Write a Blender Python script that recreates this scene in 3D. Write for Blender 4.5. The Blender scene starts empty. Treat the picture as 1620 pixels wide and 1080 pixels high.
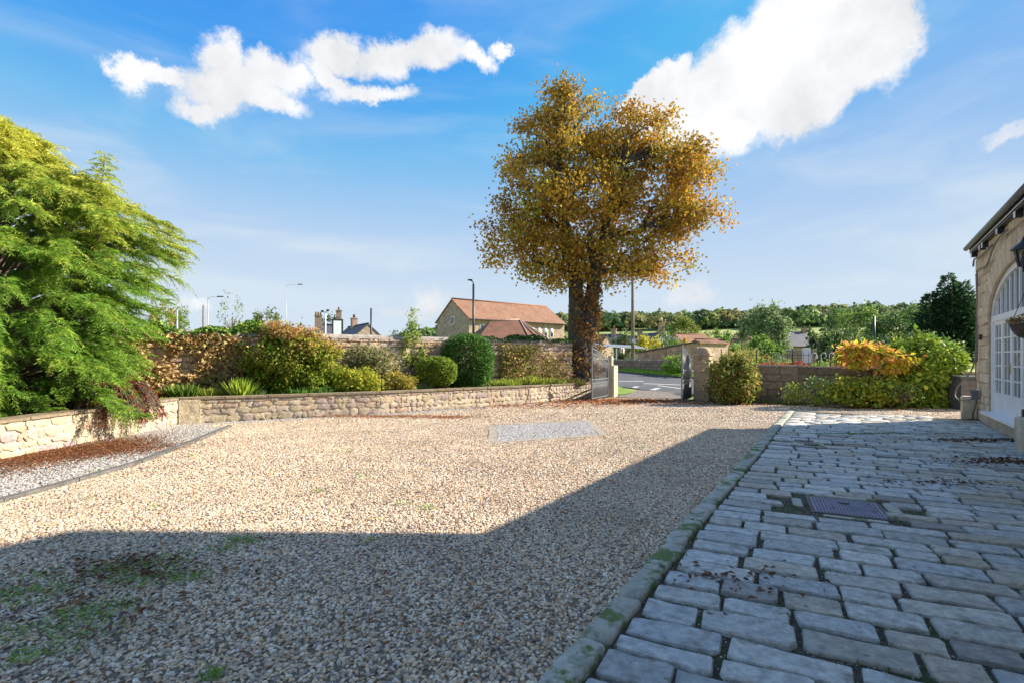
import bpy, bmesh, math, random
import numpy as np
from mathutils import Vector, Matrix
R = math.radians
random.seed(4); rng = np.random.default_rng(11)
S = bpy.context.scene
COL = S.collection

# ---------------------------------------------------------------- camera
cam = bpy.data.cameras.new('camera'); co = bpy.data.objects.new('camera', cam); COL.objects.link(co)
co.location = (0, 0, 1.5); co.rotation_euler = (R(90), 0, 0)
cam.sensor_width = 36; cam.lens = 800/1620*36; cam.shift_y = 27/1620
cam.clip_start = .05; cam.clip_end = 5000
S.camera = co
S.view_settings.view_transform = 'Standard'; S.view_settings.look = 'None'
S.view_settings.gamma = 1; S.view_settings.use_curve_mapping = False
S.view_settings.exposure = 1.8
# ---------------------------------------------------------------- sky and sun
SUN = Vector((6.86, 1.55, 4.22)).normalized()
elev = math.asin(SUN.z); azim = math.atan2(SUN.x, SUN.y)
W = bpy.data.worlds.new('World'); S.world = W; W.use_nodes = True
W.cycles.sampling_method = 'MANUAL'; W.cycles.sample_map_resolution = 1024
nt = W.node_tree; nt.nodes.clear()
def N(t, **k):
    n = nt.nodes.new(t)
    for a, b in k.items(): setattr(n, a, b)
    return n
def L(a, b): nt.links.new(a, b)
def val(sock, v): sock.default_value = v
def math_n(op, a, b=None, clamp=False):
    n = N('ShaderNodeMath', operation=op, use_clamp=clamp)
    for i, x in enumerate((a, b)):
        if x is None: continue
        if isinstance(x, (int, float)): n.inputs[i].default_value = x
        else: L(x, n.inputs[i])
    return n.outputs[0]
sky = N('ShaderNodeTexSky', sky_type='NISHITA', sun_disc=False, sun_elevation=elev, sun_rotation=azim,
        air_density=1.0, dust_density=0.15, ozone_density=6.0, altitude=100)
tc = N('ShaderNodeTexCoord'); dirv = tc.outputs['Generated']
sep = N('ShaderNodeSeparateXYZ'); L(dirv, sep.inputs[0])
az = math_n('ARCTAN2', sep.outputs[0], sep.outputs[1]); el = math_n('ARCSINE', sep.outputs[2])
comb0 = N('ShaderNodeCombineXYZ'); L(az, comb0.inputs[0]); L(el, comb0.inputs[1])
wz = N('ShaderNodeTexNoise'); L(dirv, wz.inputs['Vector']); val(wz.inputs['Scale'], 13); val(wz.inputs['Detail'], 9); val(wz.inputs['Roughness'], .68)
ws = N('ShaderNodeVectorMath', operation='SUBTRACT'); L(wz.outputs['Color'], ws.inputs[0]); val(ws.inputs[1], (.5,.5,.5))
wm = N('ShaderNodeVectorMath', operation='MULTIPLY'); L(ws.outputs[0], wm.inputs[0]); val(wm.inputs[1], (.105,.085,0))
comb = N('ShaderNodeVectorMath', operation='ADD'); L(comb0.outputs[0], comb.inputs[0]); L(wm.outputs[0], comb.inputs[1])
nz = N('ShaderNodeTexNoise'); L(dirv, nz.inputs['Vector']); val(nz.inputs['Scale'], 9); val(nz.inputs['Detail'], 9); val(nz.inputs['Roughness'], .58)
nz2 = N('ShaderNodeTexNoise'); L(dirv, nz2.inputs['Vector']); val(nz2.inputs['Scale'], 24); val(nz2.inputs['Detail'], 9); val(nz2.inputs['Roughness'], .66)
# cumulus clouds, each an ellipse of directions: bearing, height angle, radii, tilt
def ell(px, py, rx, ry, rot=0):
    a = math.atan((px-810)/800); e = math.atan((567-py)/math.hypot(800, px-810))
    ca = math.cos(a)
    m = N('ShaderNodeMapping', vector_type='TEXTURE'); L(comb.outputs[0], m.inputs['Vector'])
    val(m.inputs['Location'], (a, e, 0)); val(m.inputs['Rotation'], (0, 0, R(rot)))
    val(m.inputs['Scale'], (rx*ca*ca/800, ry*ca/800, 1))
    l = N('ShaderNodeVectorMath', operation='LENGTH'); L(m.outputs[0], l.inputs[0])
    return math_n('SUBTRACT', 1.0, l.outputs['Value'])
CL = [(205,118,34,30,40),(262,122,80,20,8),(350,96,46,32,0),(370,140,110,38,10),(320,170,62,26,20),(440,112,70,26,0),(420,160,75,20,0),
      (540,90,66,26,0),(520,122,60,20,-20),(620,92,90,26,12),(690,78,60,28,10),(585,148,80,14,8),(750,90,42,18,-20),(788,75,16,12,0),
      (1215,112,245,84,22),(1375,55,100,80,20),(1280,45,140,75,10),(1130,165,165,64,16),(1030,152,80,30,30),(1290,135,150,58,22),(1180,170,120,52,12),
      (685,478,52,26,5),(640,500,60,12,0),(290,486,34,14,0),(1592,222,60,11,12),(1090,470,60,26,0),(1190,530,200,20,0)]
# unseen clouds added behind and overhead to whiten the shade: (bearing, height, radii) in degrees
def ell2(b, h, rb, rh, rot):
    m = N('ShaderNodeMapping', vector_type='TEXTURE'); L(comb.outputs[0], m.inputs['Vector'])
    val(m.inputs['Location'], (R(b), R(h), 0)); val(m.inputs['Rotation'], (0, 0, R(rot))); val(m.inputs['Scale'], (R(rb), R(rh), 1))
    l = N('ShaderNodeVectorMath', operation='LENGTH'); L(m.outputs[0], l.inputs[0]); return math_n('SUBTRACT', 1.0, l.outputs['Value'])
cur = None
for c in ((-85,30,20,9,8),(-120,48,26,10,-6),(-160,28,20,8,5),(165,50,30,12,0),(128,26,20,8,0),(70,55,26,10,10),(-40,62,30,9,0),(-150,72,50,9,0),(100,68,30,8,0)):
    e = ell2(*c); cur = e if cur is None else math_n('MAXIMUM', cur, e)
for i, c in enumerate(CL):
    e = ell(*c)
    if c[0] in (1215,1375,1280,1130,1030,1290,1180): e = math_n('MULTIPLY', e, 2.5)
    if c[1] < 175 and c[0] < 800: e = math_n('MULTIPLY', e, 1.35)
    if c[0] in (685, 640, 290, 1592, 1090, 1190): e = math_n('MINIMUM', math_n('MULTIPLY', e, .6), .30)
    cur = e if cur is None else math_n('MAXIMUM', cur, e)
curc = math_n('MAXIMUM', cur, -1.0)
nn = math_n('SUBTRACT', nz.outputs[0], .5)
dens = math_n('ADD', math_n('MULTIPLY', curc, 1.0), math_n('MULTIPLY', nn, 1.1))
dens = math_n('ADD', dens, math_n('MULTIPLY', math_n('SUBTRACT', nz2.outputs[0], .5), .95))
mr = N('ShaderNodeMapRange', interpolation_type='SMOOTHSTEP'); L(dens, mr.inputs[0]); val(mr.inputs[1], -.10); val(mr.inputs[2], .70)
cfac = mr.outputs[0]
# thin high veil everywhere, denser towards the horizon
mp = N('ShaderNodeMapping'); L(dirv, mp.inputs['Vector']); val(mp.inputs['Scale'], (1.2, 3.0, 7.0)); val(mp.inputs['Rotation'], (0, R(18), R(30)))
vz = N('ShaderNodeTexNoise'); L(mp.outputs[0], vz.inputs['Vector']); val(vz.inputs['Scale'], 1.7); val(vz.inputs['Detail'], 7); val(vz.inputs['Roughness'], .55); val(vz.inputs['Distortion'], .6)
vr = N('ShaderNodeMapRange', interpolation_type='SMOOTHSTEP'); L(vz.outputs[0], vr.inputs[0]); val(vr.inputs[1], .42); val(vr.inputs[2], .78); val(vr.inputs[4], .30)
hr = N('ShaderNodeMapRange', interpolation_type='SMOOTHSTEP'); L(sep.outputs[2], hr.inputs[0]); val(hr.inputs[1], .48); val(hr.inputs[2], .03); val(hr.inputs[3], 0); val(hr.inputs[4], .94)
veil = math_n('MINIMUM', math_n('ADD', vr.outputs[0], hr.outputs[0]), .96)
hs = N('ShaderNodeHueSaturation'); L(sky.outputs[0], hs.inputs['Color']); val(hs.inputs['Saturation'], 1.2); val(hs.inputs['Value'], .60); val(hs.inputs['Hue'], .497)
dk = N('ShaderNodeMix', data_type='RGBA', blend_type='DARKEN'); val(dk.inputs[0], 1); L(hs.outputs[0], dk.inputs[6]); val(dk.inputs[7], (.40, .90, 1.68, 1))
m1 = N('ShaderNodeMix', data_type='RGBA'); L(veil, m1.inputs[0]); L(dk.outputs[2], m1.inputs[6]); val(m1.inputs[7], (1.34, 1.54, 1.73, 1))
nz3 = N('ShaderNodeTexNoise'); L(dirv, nz3.inputs['Vector']); val(nz3.inputs['Scale'], 6.5); val(nz3.inputs['Detail'], 8); val(nz3.inputs['Roughness'], .6)
cs = N('ShaderNodeMapRange'); L(nz3.outputs[0], cs.inputs[0]); val(cs.inputs[1], .40); val(cs.inputs[2], .66); val(cs.inputs[3], 1.04); val(cs.inputs[4], .80)
cm = N('ShaderNodeMix', data_type='RGBA', blend_type='MULTIPLY'); val(cm.inputs[0], 1); val(cm.inputs[6], (1.88, 1.90, 1.95, 1)); L(cs.outputs[0], cm.inputs[7])
m2 = N('ShaderNodeMix', data_type='RGBA'); L(cfac, m2.inputs[0]); L(m1.outputs[2], m2.inputs[6]); L(cm.outputs[2], m2.inputs[7])
bg = N('ShaderNodeBackground'); L(m2.outputs[2], bg.inputs[0]); val(bg.inputs[1], .15)
ow = N('ShaderNodeOutputWorld'); L(bg.outputs[0], ow.inputs[0])
sl = bpy.data.lights.new('sun', 'SUN'); sl.energy = 3.15; sl.angle = R(.5); sl.color = (1, .885, .74)
so = bpy.data.objects.new('sun', sl); COL.objects.link(so)
so.rotation_euler = SUN.to_track_quat('Z', 'Y').to_euler()
S.cycles.max_bounces = 6; S.cycles.transparent_max_bounces = 8; S.cycles.diffuse_bounces = 3; S.cycles.glossy_bounces = 3
S.cycles.transmission_bounces = 3; S.cycles.use_denoising = True; S.cycles.sample_clamp_indirect = 4

# ---------------------------------------------------------------- materials
MATS = {}
def M(name, cols, src='noise', scale=4, rough=.85, bump=.25, bscale=35, var=.35, vscale=9, coord='P', spec=.3, metal=0, overlay=None, disp=None):
    """src: noise | random | attr | flat. overlay: (colour, threshold, scale) = patches of moss, dirt, lichen"""
    if name in MATS: return MATS[name]
    m = bpy.data.materials.new(name); m.use_nodes = True; t = m.node_tree; t.nodes.clear(); MATS[name] = m
    nn = t.nodes.new; lk = t.links.new
    out = nn('ShaderNodeOutputMaterial'); p = nn('ShaderNodeBsdfPrincipled'); lk(p.outputs[0], out.inputs[0])
    p.inputs['Roughness'].default_value = rough; p.inputs['Specular IOR Level'].default_value = spec; p.inputs['Metallic'].default_value = metal
    if coord == 'P': cs = nn('ShaderNodeNewGeometry').outputs['Position']
    else: cs = nn('ShaderNodeTexCoord').outputs['Object']
    def noise(s, d=6, r=.6):
        n = nn('ShaderNodeTexNoise'); lk(cs, n.inputs['Vector']); n.inputs['Scale'].default_value = s; n.inputs['Detail'].default_value = d; n.inputs['Roughness'].default_value = r
        return n.outputs[0]
    if src == 'attr':
        a = nn('ShaderNodeAttribute'); a.attribute_name = 'col'; base = a.outputs['Color']
    elif len(cols) == 1:
        a = nn('ShaderNodeRGB'); a.outputs[0].default_value = (*cols[0], 1); base = a.outputs[0]
    else:
        rp = nn('ShaderNodeValToRGB'); els = rp.color_ramp.elements
        k = len(cols); lo, hi = (0, 1) if src == 'random' else (.3, .7)
        while len(els) < k: els.new(.5)
        for i, c in enumerate(cols): els[i].position = lo+(hi-lo)*i/(k-1); els[i].color = (*c, 1)
        if src == 'random':
            oi = nn('ShaderNodeObjectInfo'); lk(oi.outputs['Random'], rp.inputs[0])
        else: lk(noise(scale), rp.inputs[0])
        base = rp.outputs[0]
    if var:
        mr = nn('ShaderNodeMapRange'); lk(noise(vscale, 8, .7), mr.inputs[0]); mr.inputs[1].default_value = .3; mr.inputs[2].default_value = .7
        mr.inputs[3].default_value = 1-var; mr.inputs[4].default_value = 1+var
        mx = nn('ShaderNodeMix'); mx.data_type = 'RGBA'; mx.blend_type = 'MULTIPLY'; mx.inputs[0].default_value = 1
        lk(base, mx.inputs[6]); lk(mr.outputs[0], mx.inputs[7]); base = mx.outputs[2]
    for ov in (overlay or []):
        c, th, s = ov
        r2 = nn('ShaderNodeMapRange'); lk(noise(s, 9, .65), r2.inputs[0]); r2.inputs[1].default_value = th; r2.inputs[2].default_value = th+.09
        mx = nn('ShaderNodeMix'); mx.data_type = 'RGBA'; lk(r2.outputs[0], mx.inputs[0]); lk(base, mx.inputs[6]); mx.inputs[7].default_value = (*c, 1); base = mx.outputs[2]
    lk(base, p.inputs['Base Color'])
    if bump:
        b = nn('ShaderNodeBump'); b.inputs['Strength'].default_value = bump; b.inputs['Distance'].default_value = .02
        lk(noise(bscale, 8, .7), b.inputs['Height']); lk(b.outputs[0], p.inputs['Normal'])
    return m
def leafmat(name, trans=.35, rough=.5, spec=.14):
    if name in MATS: return MATS[name]
    m = bpy.data.materials.new(name); m.use_nodes = True; t = m.node_tree; t.nodes.clear(); MATS[name] = m
    nn = t.nodes.new; lk = t.links.new
    out = nn('ShaderNodeOutputMaterial'); p = nn('ShaderNodeBsdfPrincipled'); tr = nn('ShaderNodeBsdfTranslucent'); mx = nn('ShaderNodeMixShader')
    a = nn('ShaderNodeAttribute'); a.attribute_name = 'col'
    lk(a.outputs['Color'], p.inputs['Base Color']); lk(a.outputs['Color'], tr.inputs[0])
    p.inputs['Roughness'].default_value = rough; p.inputs['Specular IOR Level'].default_value = spec
    mx.inputs[0].default_value = trans; lk(p.outputs[0], mx.inputs[1]); lk(tr.outputs[0], mx.inputs[2]); lk(mx.outputs[0], out.inputs[0])
    return m
LEAF = leafmat('leaf', .42); LEAFG = leafmat('glossy_leaf', .25, .48, .22); NEEDLE = leafmat('needle', .4, .6, .2); GRASS = leafmat('grass_blade', .4, .5, .3)
STONE_LOW = M('bed_wall_stone', [(.48,.38,.25),(.54,.45,.31),(.40,.31,.25),(.58,.50,.37),(.38,.29,.28),(.50,.42,.28),(.44,.30,.23)], 'random', var=.35, bump=.9, bscale=12, overlay=[((.50,.44,.34),.60,5),((.26,.20,.13),.61,2.2),((.62,.58,.48),.64,14)])
MORT_LOW = M('bed_wall_mortar', [(.46,.39,.28),(.60,.54,.42)], scale=5, bump=.6, bscale=20)
COPE_LOW = M('bed_coping', [(.20,.16,.11),(.30,.24,.16)], scale=6, bump=.5, bscale=18)
STONE_UP = M('garden_wall_stone', [(.54,.39,.29),(.60,.45,.34),(.42,.30,.22),(.64,.51,.40),(.46,.34,.28)], 'random', var=.35, bump=.8, bscale=14)
MORT_UP = M('garden_wall_mortar', [(.30,.23,.17),(.48,.38,.29)], scale=6, bump=.6)
COPE_UP = M('garden_coping', [(.30,.27,.23),(.42,.38,.32)], scale=5, bump=.5)
STONE_RT = M('ashlar_brown', [(.26,.19,.12),(.32,.24,.16),(.20,.145,.10),(.36,.28,.19)], 'random', var=.35, bump=.5, bscale=18, overlay=[((.10,.08,.06),.62,3)])
MORT_RT = M('mortar_dark', [(.14,.11,.08),(.22,.18,.13)], bump=.4)
COPE_RT = M('coping_pale', [(.34,.28,.21),(.46,.40,.31)], bump=.4)
PILLAR = M('pillar_sandstone', [(.42,.31,.19),(.48,.37,.24),(.36,.26,.16)], 'random', var=.3, bump=.5, overlay=[((.14,.11,.08),.62,2.5)])
HOUSE_ST = M('house_sandstone', [(.56,.44,.30),(.62,.51,.36),(.48,.38,.26),(.66,.55,.40),(.44,.36,.26)], 'random', var=.25, bump=.5, bscale=20)
HOUSE_MO = M('house_mortar', [(.34,.28,.20),(.44,.37,.28)], bump=.4)
SETT = M('sett_stone', [(.48,.49,.46),(.56,.57,.54),(.38,.40,.39),(.60,.60,.55),(.40,.35,.26),(.50,.53,.53),(.22,.20,.17),(.55,.57,.56),(.42,.45,.46),(.48,.43,.34),(.34,.35,.33)], 'random', rough=.55, spec=.5, var=.45, vscale=16, bump=1.0, bscale=30, overlay=[((.27,.27,.24),.57,4.2),((.34,.29,.21),.62,2.7),((.10,.10,.06),.62,13),((.14,.17,.07),.67,4),((.60,.58,.52),.66,30),((.07,.06,.045),.655,48)])
SETT_SOIL = M('sett_joint_soil', [(.06,.052,.04),(.11,.09,.07)], scale=9, bump=1, bscale=60, overlay=[((.05,.085,.02),.52,2.5),((.22,.19,.15),.64,70)])
KERB = M('kerb_stone', [(.42,.42,.36),(.48,.47,.40),(.37,.38,.32)], 'random', rough=.7, var=.35, bump=.8, bscale=25, overlay=[((.12,.18,.05),.50,5),((.06,.06,.05),.66,40),((.42,.42,.39),.68,30)])
GROUND_G = M('gravel_bed', [(.22,.17,.12),(.34,.27,.19)], scale=60, bump=1, bscale=90, var=.4, vscale=120)
GROUND_W = M('pale_gravel_bed', [(.26,.24,.22),(.36,.34,.31)], scale=60, bump=1, bscale=90, var=.4, vscale=120)
PEB = M('pebble', [(0.471, 0.289, 0.132), (0.82, 0.697, 0.526), (0.144, 0.114, 0.091), (0.717, 0.538, 0.334), (0.235, 0.17, 0.121), (0.881, 0.777, 0.627), (0.533, 0.339, 0.172), (0.799, 0.657, 0.466), (0.112, 0.1, 0.101), (0.584, 0.399, 0.213), (0.861, 0.768, 0.638), (0.307, 0.264, 0.238), (0.696, 0.538, 0.344), (0.317, 0.159, 0.081), (0.533, 0.418, 0.304), (0.174, 0.154, 0.152), (0.82, 0.697, 0.506), (0.615, 0.449, 0.264), (0.368, 0.309, 0.273), (0.758, 0.618, 0.425)], 'random', rough=.5, var=.22, vscale=.8, bump=0)
PEBW = M('pale_pebble', [(.36,.345,.32),(.46,.44,.41),(.24,.23,.21),(.55,.53,.50),(.32,.29,.26),(.18,.17,.16)], 'random', rough=.6, var=.15, vscale=60, bump=0)
SOIL = M('soil', [(.07,.05,.03),(.12,.09,.055)], scale=12, bump=1, bscale=30, var=.4)
TURF = M('turf', [(.14,.24,.03),(.22,.34,.05)], scale=3, bump=.8, bscale=60, var=.4)
FIELD = M('field', [(.20,.28,.07),(.36,.38,.13)], scale=.02, bump=0, var=.25, vscale=.1)
ASPH = M('asphalt', [(.085,.088,.095),(.125,.13,.138)], scale=1.2, bump=.4, bscale=150, var=.25, vscale=2.5, rough=.8, overlay=[((.06,.06,.065),.64,.6)])
PAINTW = M('road_paint', [(.5,.5,.49)], bump=0, var=.3, vscale=12, overlay=[((.14,.14,.15),.58,5)])
CONC = M('concrete_strip', [(.30,.26,.21),(.38,.34,.27)], scale=5, bump=.4)
TIMBER = M('weathered_timber', [(.11,.105,.10),(.18,.17,.155)], scale=8, bump=.6, bscale=50)
BARK = M('chestnut_bark', [(.045,.035,.028),(.11,.085,.06)], scale=6, bump=1, bscale=16, var=.4)
BARK2 = M('grey_bark', [(.14,.11,.085),(.24,.2,.16)], scale=7, bump=.8)
IRON = M('grey_iron', [(.16,.175,.19)], rough=.45, bump=.1, var=.15, spec=.5, metal=.2)
IRON_D = M('black_iron', [(.02,.02,.022)], rough=.4, bump=0, var=.1, spec=.5)
MESHM = M('dark_mesh_infill', [(.035,.036,.038)], rough=.6, bump=.2, var=.2)
WHITEP = M('white_paint', [(.80,.81,.82)], rough=.4, bump=.05, var=.05, spec=.5)
LEADG = M('zinc_grey', [(.14,.15,.17)], rough=.4, metal=.4, bump=.05, var=.15)
SLATE = M('slate', [(.07,.075,.085),(.12,.125,.14)], scale=2, bump=.5, bscale=8, rough=.55)
PANT = M('red_pantile', [(.22,.115,.07),(.31,.17,.105)], scale=.8, var=.4, vscale=4, bump=.6, bscale=5)
PANT_D = M('brown_pantile', [(.15,.075,.05),(.22,.11,.07)], scale=2, var=.3, bump=.6, bscale=9)
BARNST = M('rubble_sandstone', [(.32,.24,.17),(.48,.37,.27)], scale=3.5, var=.45, vscale=2.6, bump=1, bscale=5)
PALEST = M('pale_sandstone', [(.52,.43,.31),(.62,.53,.40)], scale=3, var=.25, vscale=3, bump=.6, bscale=6)
RENDER = M('cream_render', [(.62,.57,.48)], var=.12, vscale=2, bump=.2)
BRICKR = M('chimney_brick', [(.35,.22,.16),(.45,.32,.24)], scale=4, var=.3, bump=.4)
GLASS = M('window_glass', [(.05,.06,.07)], rough=.04, bump=0, var=.0, spec=.9)
GREYW = M('grey_plastic_timber', [(.13,.13,.135),(.17,.17,.175)], scale=5, rough=.6, bump=.3)
SIGNB = M('sign_board_white', [(.74,.80,.80),(.60,.70,.74)], scale=2.2, var=.06, bump=0)
POLE = M('pole_wood', [(.20,.17,.13),(.30,.25,.19)], scale=8, bump=.4)
STEEL = M('galvanised_steel', [(.42,.44,.47)], rough=.5, metal=.4, bump=0, var=.1)
BLUEC = M('blue_car_paint', [(.12,.22,.42)], rough=.3, bump=0, var=.05, spec=.6)
CABLE = M('grey_cable', [(.20,.17,.14)], rough=.6, bump=0, var=.1)
BRASS = M('brass', [(.5,.33,.1)], rough=.35, metal=.8, bump=0, var=.1)

# ---------------------------------------------------------------- mesh helpers
def link(o, parent=None):
    COL.objects.link(o)
    if parent: o.parent = parent
    return o
def tag(o, label=None, cat=None, group=None, kind=None):
    if label: o['label'] = label
    if cat: o['category'] = cat
    if group: o['group'] = group
    if kind: o['kind'] = kind
    return o
def empty(name, loc, rz=0, **k):
    o = bpy.data.objects.new(name, None); o.location = loc; o.rotation_euler = (0, 0, rz); o.empty_display_size = .2
    link(o); tag(o, k.get('label'), k.get('cat'), k.get('group'), k.get('kind'))
    return o
def np_mesh(name, V, F, mat, cols=None, smooth=False):
    V = np.asarray(V, np.float32); F = np.asarray(F, np.int32); k = F.shape[1]
    me = bpy.data.meshes.new(name); me.vertices.add(len(V)); me.vertices.foreach_set('co', V.ravel())
    me.loops.add(F.size); me.loops.foreach_set('vertex_index', F.ravel())
    me.polygons.add(len(F)); me.polygons.foreach_set('loop_start', np.arange(0, F.size, k, dtype=np.int32))
    if smooth: me.polygons.foreach_set('use_smooth', np.ones(len(F), bool))
    me.update(calc_edges=True)
    if cols is not None:
        a = me.color_attributes.new('col', 'FLOAT_COLOR', 'POINT')
        c = np.ones((len(V), 4), np.float32); c[:, :3] = cols; a.data.foreach_set('color', c.ravel())
    me.materials.append(mat); return me
def np_obj(name, V, F, mat, parent=None, cols=None, smooth=False):
    return link(bpy.data.objects.new(name, np_mesh(name, V, F, mat, cols, smooth)), parent)
class MB:
    def __init__(s): s.v = []; s.f = []; s.sm = []
    def add(s, vs, fs, smooth=False):
        o = len(s.v); s.v += [tuple(v) for v in vs]; s.f += [tuple(i+o for i in f) for f in fs]; s.sm += [smooth]*len(fs); return s
    def box(s, c, d, rz=0, bev=0, m=None):
        x, y, z = [q/2 for q in d]; ca, sa = math.cos(rz), math.sin(rz)
        P = [(-x,-y,-z),(x,-y,-z),(x,y,-z),(-x,y,-z),(-x,-y,z),(x,-y,z),(x,y,z),(-x,y,z)]
        if bev:
            b = bev; P = [(-x,-y,-z),(x,-y,-z),(x,y,-z),(-x,y,-z),(-x,-y,z-b),(x,-y,z-b),(x,y,z-b),(-x,y,z-b),(-x+b,-y+b,z),(x-b,-y+b,z),(x-b,y-b,z),(-x+b,y-b,z)]
            F = [(3,2,1,0),(0,1,5,4),(1,2,6,5),(2,3,7,6),(3,0,4,7),(4,5,9,8),(5,6,10,9),(6,7,11,10),(7,4,8,11),(8,9,10,11)]
        else: F = [(3,2,1,0),(4,5,6,7),(0,1,5,4),(1,2,6,5),(2,3,7,6),(3,0,4,7)]
        Q = [(p[0]*ca-p[1]*sa+c[0], p[0]*sa+p[1]*ca+c[1], p[2]+c[2]) for p in P]
        return s.add(Q, F)
    def poly(s, pts, h0, h1):      # vertical prism over a plan polygon (counter-clockwise)
        n = len(pts); V = [(p[0],p[1],h0) for p in pts]+[(p[0],p[1],h1) for p in pts]
        return s.add(V, [tuple(range(n-1,-1,-1)), tuple(range(n,2*n))]+[(i,(i+1)%n,n+(i+1)%n,n+i) for i in range(n)])
    def tube(s, pts, rad, n=8, cap=True):
        pts = [Vector(p) for p in pts]; k = len(pts); rad = rad if hasattr(rad, '__len__') else [rad]*k
        V = []; up = Vector((0,0,1)); a = None
        for i, p in enumerate(pts):
            d = (pts[min(i+1,k-1)]-pts[max(i-1,0)]);  d = d.normalized() if d.length > 1e-9 else up
            if a is None: a = d.cross(Vector((1,0,0)) if abs(d.x) < .9 else Vector((0,1,0)))
            else: a = a - d*a.dot(d)
            a.normalize(); b = d.cross(a)
            for j in range(n):
                t = 2*math.pi*j/n; V.append(p+(a*math.cos(t)+b*math.sin(t))*rad[i])
        F = [(i*n+j, i*n+(j+1)%n, (i+1)*n+(j+1)%n, (i+1)*n+j) for i in range(k-1) for j in range(n)]
        if cap: F += [tuple(range(n-1,-1,-1)), tuple(range((k-1)*n, k*n))]
        return s.add(V, F, True)
    def bar(s, a, b, w, h=None):   # square bar between two points
        a, b = Vector(a), Vector(b); d = (b-a).normalized(); h = h or w
        x = d.cross(Vector((0,0,1)));  x = x.normalized() if x.length > .01 else Vector((1,0,0)); y = x.cross(d)
        V = [p+x*i*w/2+y*j*h/2 for p in (a,b) for i, j in ((-1,-1),(1,-1),(1,1),(-1,1))]
        return s.add(V, [(0,1,2,3),(7,6,5,4),(0,4,5,1),(1,5,6,2),(2,6,7,3),(3,7,4,0)])
    def build(s, name, mat, parent=None, loc=None):
        me = bpy.data.meshes.new(name); me.from_pydata(s.v, [], s.f); me.polygons.foreach_set('use_smooth', s.sm); me.materials.append(mat)
        bm = bmesh.new(); bm.from_mesh(me); bmesh.ops.recalc_face_normals(bm, faces=bm.faces); bm.to_mesh(me); bm.free()
        me.update(); o = link(bpy.data.objects.new(name, me), parent)
        if loc: o.location = loc
        return o
def at(px, py, y, dz=0): return Vector(((px-810)/800*y, y, 1.5-(py-567)/800*y+dz))
def sm(a, b, x):
    t = np.clip((x-a)/(b-a), 0, 1); return t*t*(3-2*t)
def gz(x, y):      # height of the land beyond the gate
    x = np.asarray(x, float); y = np.asarray(y, float)
    h = .04*np.clip(y-19.3, 0, 15)
    d = np.hypot(x, y); a = np.arctan2(x, y)
    f = .12+.48*sm(-.32, -.12, a)+.40*sm(-.08, .12, a)
    return h + 24.5*sm(110, 420, d)*f*(y > 0)

# stones: unit block 1 x 1 footprint, top towards +Z, irregular rounded outline; shared by every stone
def stone_mesh(name, mat, seed, jag=.03, inset=.05, dome=.04, ch=.10, asp=1.8, flat=False):
    r = random.Random(seed); P = []
    cx, cy = ch/asp*1.5, ch*1.2
    for (sx, sy) in ((-1,-1),(1,-1),(1,1),(-1,1)):
        a = (sx*.5, sy*(.5-cy*(.7+.6*r.random()))); b = (sx*(.5-cx*(.7+.6*r.random())), sy*.5)
        if sx*sy > 0: P += [a, b]
        else: P += [b, a]
        if (sx, sy) in ((-1,-1),(1,1)): P.append((sx*-.02*1, sy*(.5-jag*(r.random()-.2))))
    P = [(p[0]+jag*(r.random()-.5)/asp*1.5, p[1]+jag*(r.random()-.5)*1.5) for p in P]
    P.sort(key=lambda p: math.atan2(p[1], p[0])); n = len(P)
    V = [(x, y, 0) for x, y in P]+[(x*.995, y*.99, .72+.1*r.random()) for x, y in P]
    V += [(x*(1-inset*1.2), y*(1-inset*2), 1+(.02 if flat else .06)*(r.random()-.5)) for x, y in P]+[(.1*(r.random()-.5), .1*(r.random()-.5), 1+dome)]
    F = [(i,(i+1)%n,n+(i+1)%n,n+i) for i in range(n)]+[(n+i,n+(i+1)%n,2*n+(i+1)%n,2*n+i) for i in range(n)]+[(2*n+i,2*n+(i+1)%n,3*n) for i in range(n)]
    me = bpy.data.meshes.new(name); me.from_pydata(V, [], F); me.polygons.foreach_set('use_smooth', [not flat]*len(F)); me.materials.append(mat)
    me.update(); return me
def stone_set(name, mat, k=10, **kw): return [stone_mesh(name, mat, i*7+1, **kw) for i in range(k)]
def join_stuff(name, items, mat, parent):    # items: (mesh, 4x4 matrix); joined into one object with a tint attribute
    VV, FF, C = [], [], []; o = 0
    cache = {}
    for me, mtx, c in items:
        if me.name not in cache:
            v = np.empty(len(me.vertices)*3, np.float32); me.vertices.foreach_get('co', v)
            tr = []
            for p in me.polygons:
                q = list(p.vertices)
                for i in range(1, len(q)-1): tr.append((q[0], q[i], q[i+1]))
            cache[me.name] = (v.reshape(-1,3), np.array(tr, np.int32))
        v, f = cache[me.name]; m = np.array(mtx)
        VV.append(v@m[:3,:3].T+m[:3,3]); FF.append(f+o); C.append(np.tile(np.array(c, np.float32), (len(v),1))); o += len(v)
    ob = np_obj(name, np.concatenate(VV), np.concatenate(FF), mat, parent, np.concatenate(C), True)
    ob['kind'] = 'stuff'; return ob
def face_matrix(o, x, y, z, sx, sy, sz):
    m = Matrix((( *x, 0), (*y, 0), (*z, 0), (0,0,0,1))).transposed()
    m = Matrix.Translation(o) @ m @ Matrix.Diagonal((sx, sy, sz, 1)); return m
def place(me, name, mtx, parent):
    o = bpy.data.objects.new(name, me); link(o, parent); o.matrix_local = mtx; return o

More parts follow.
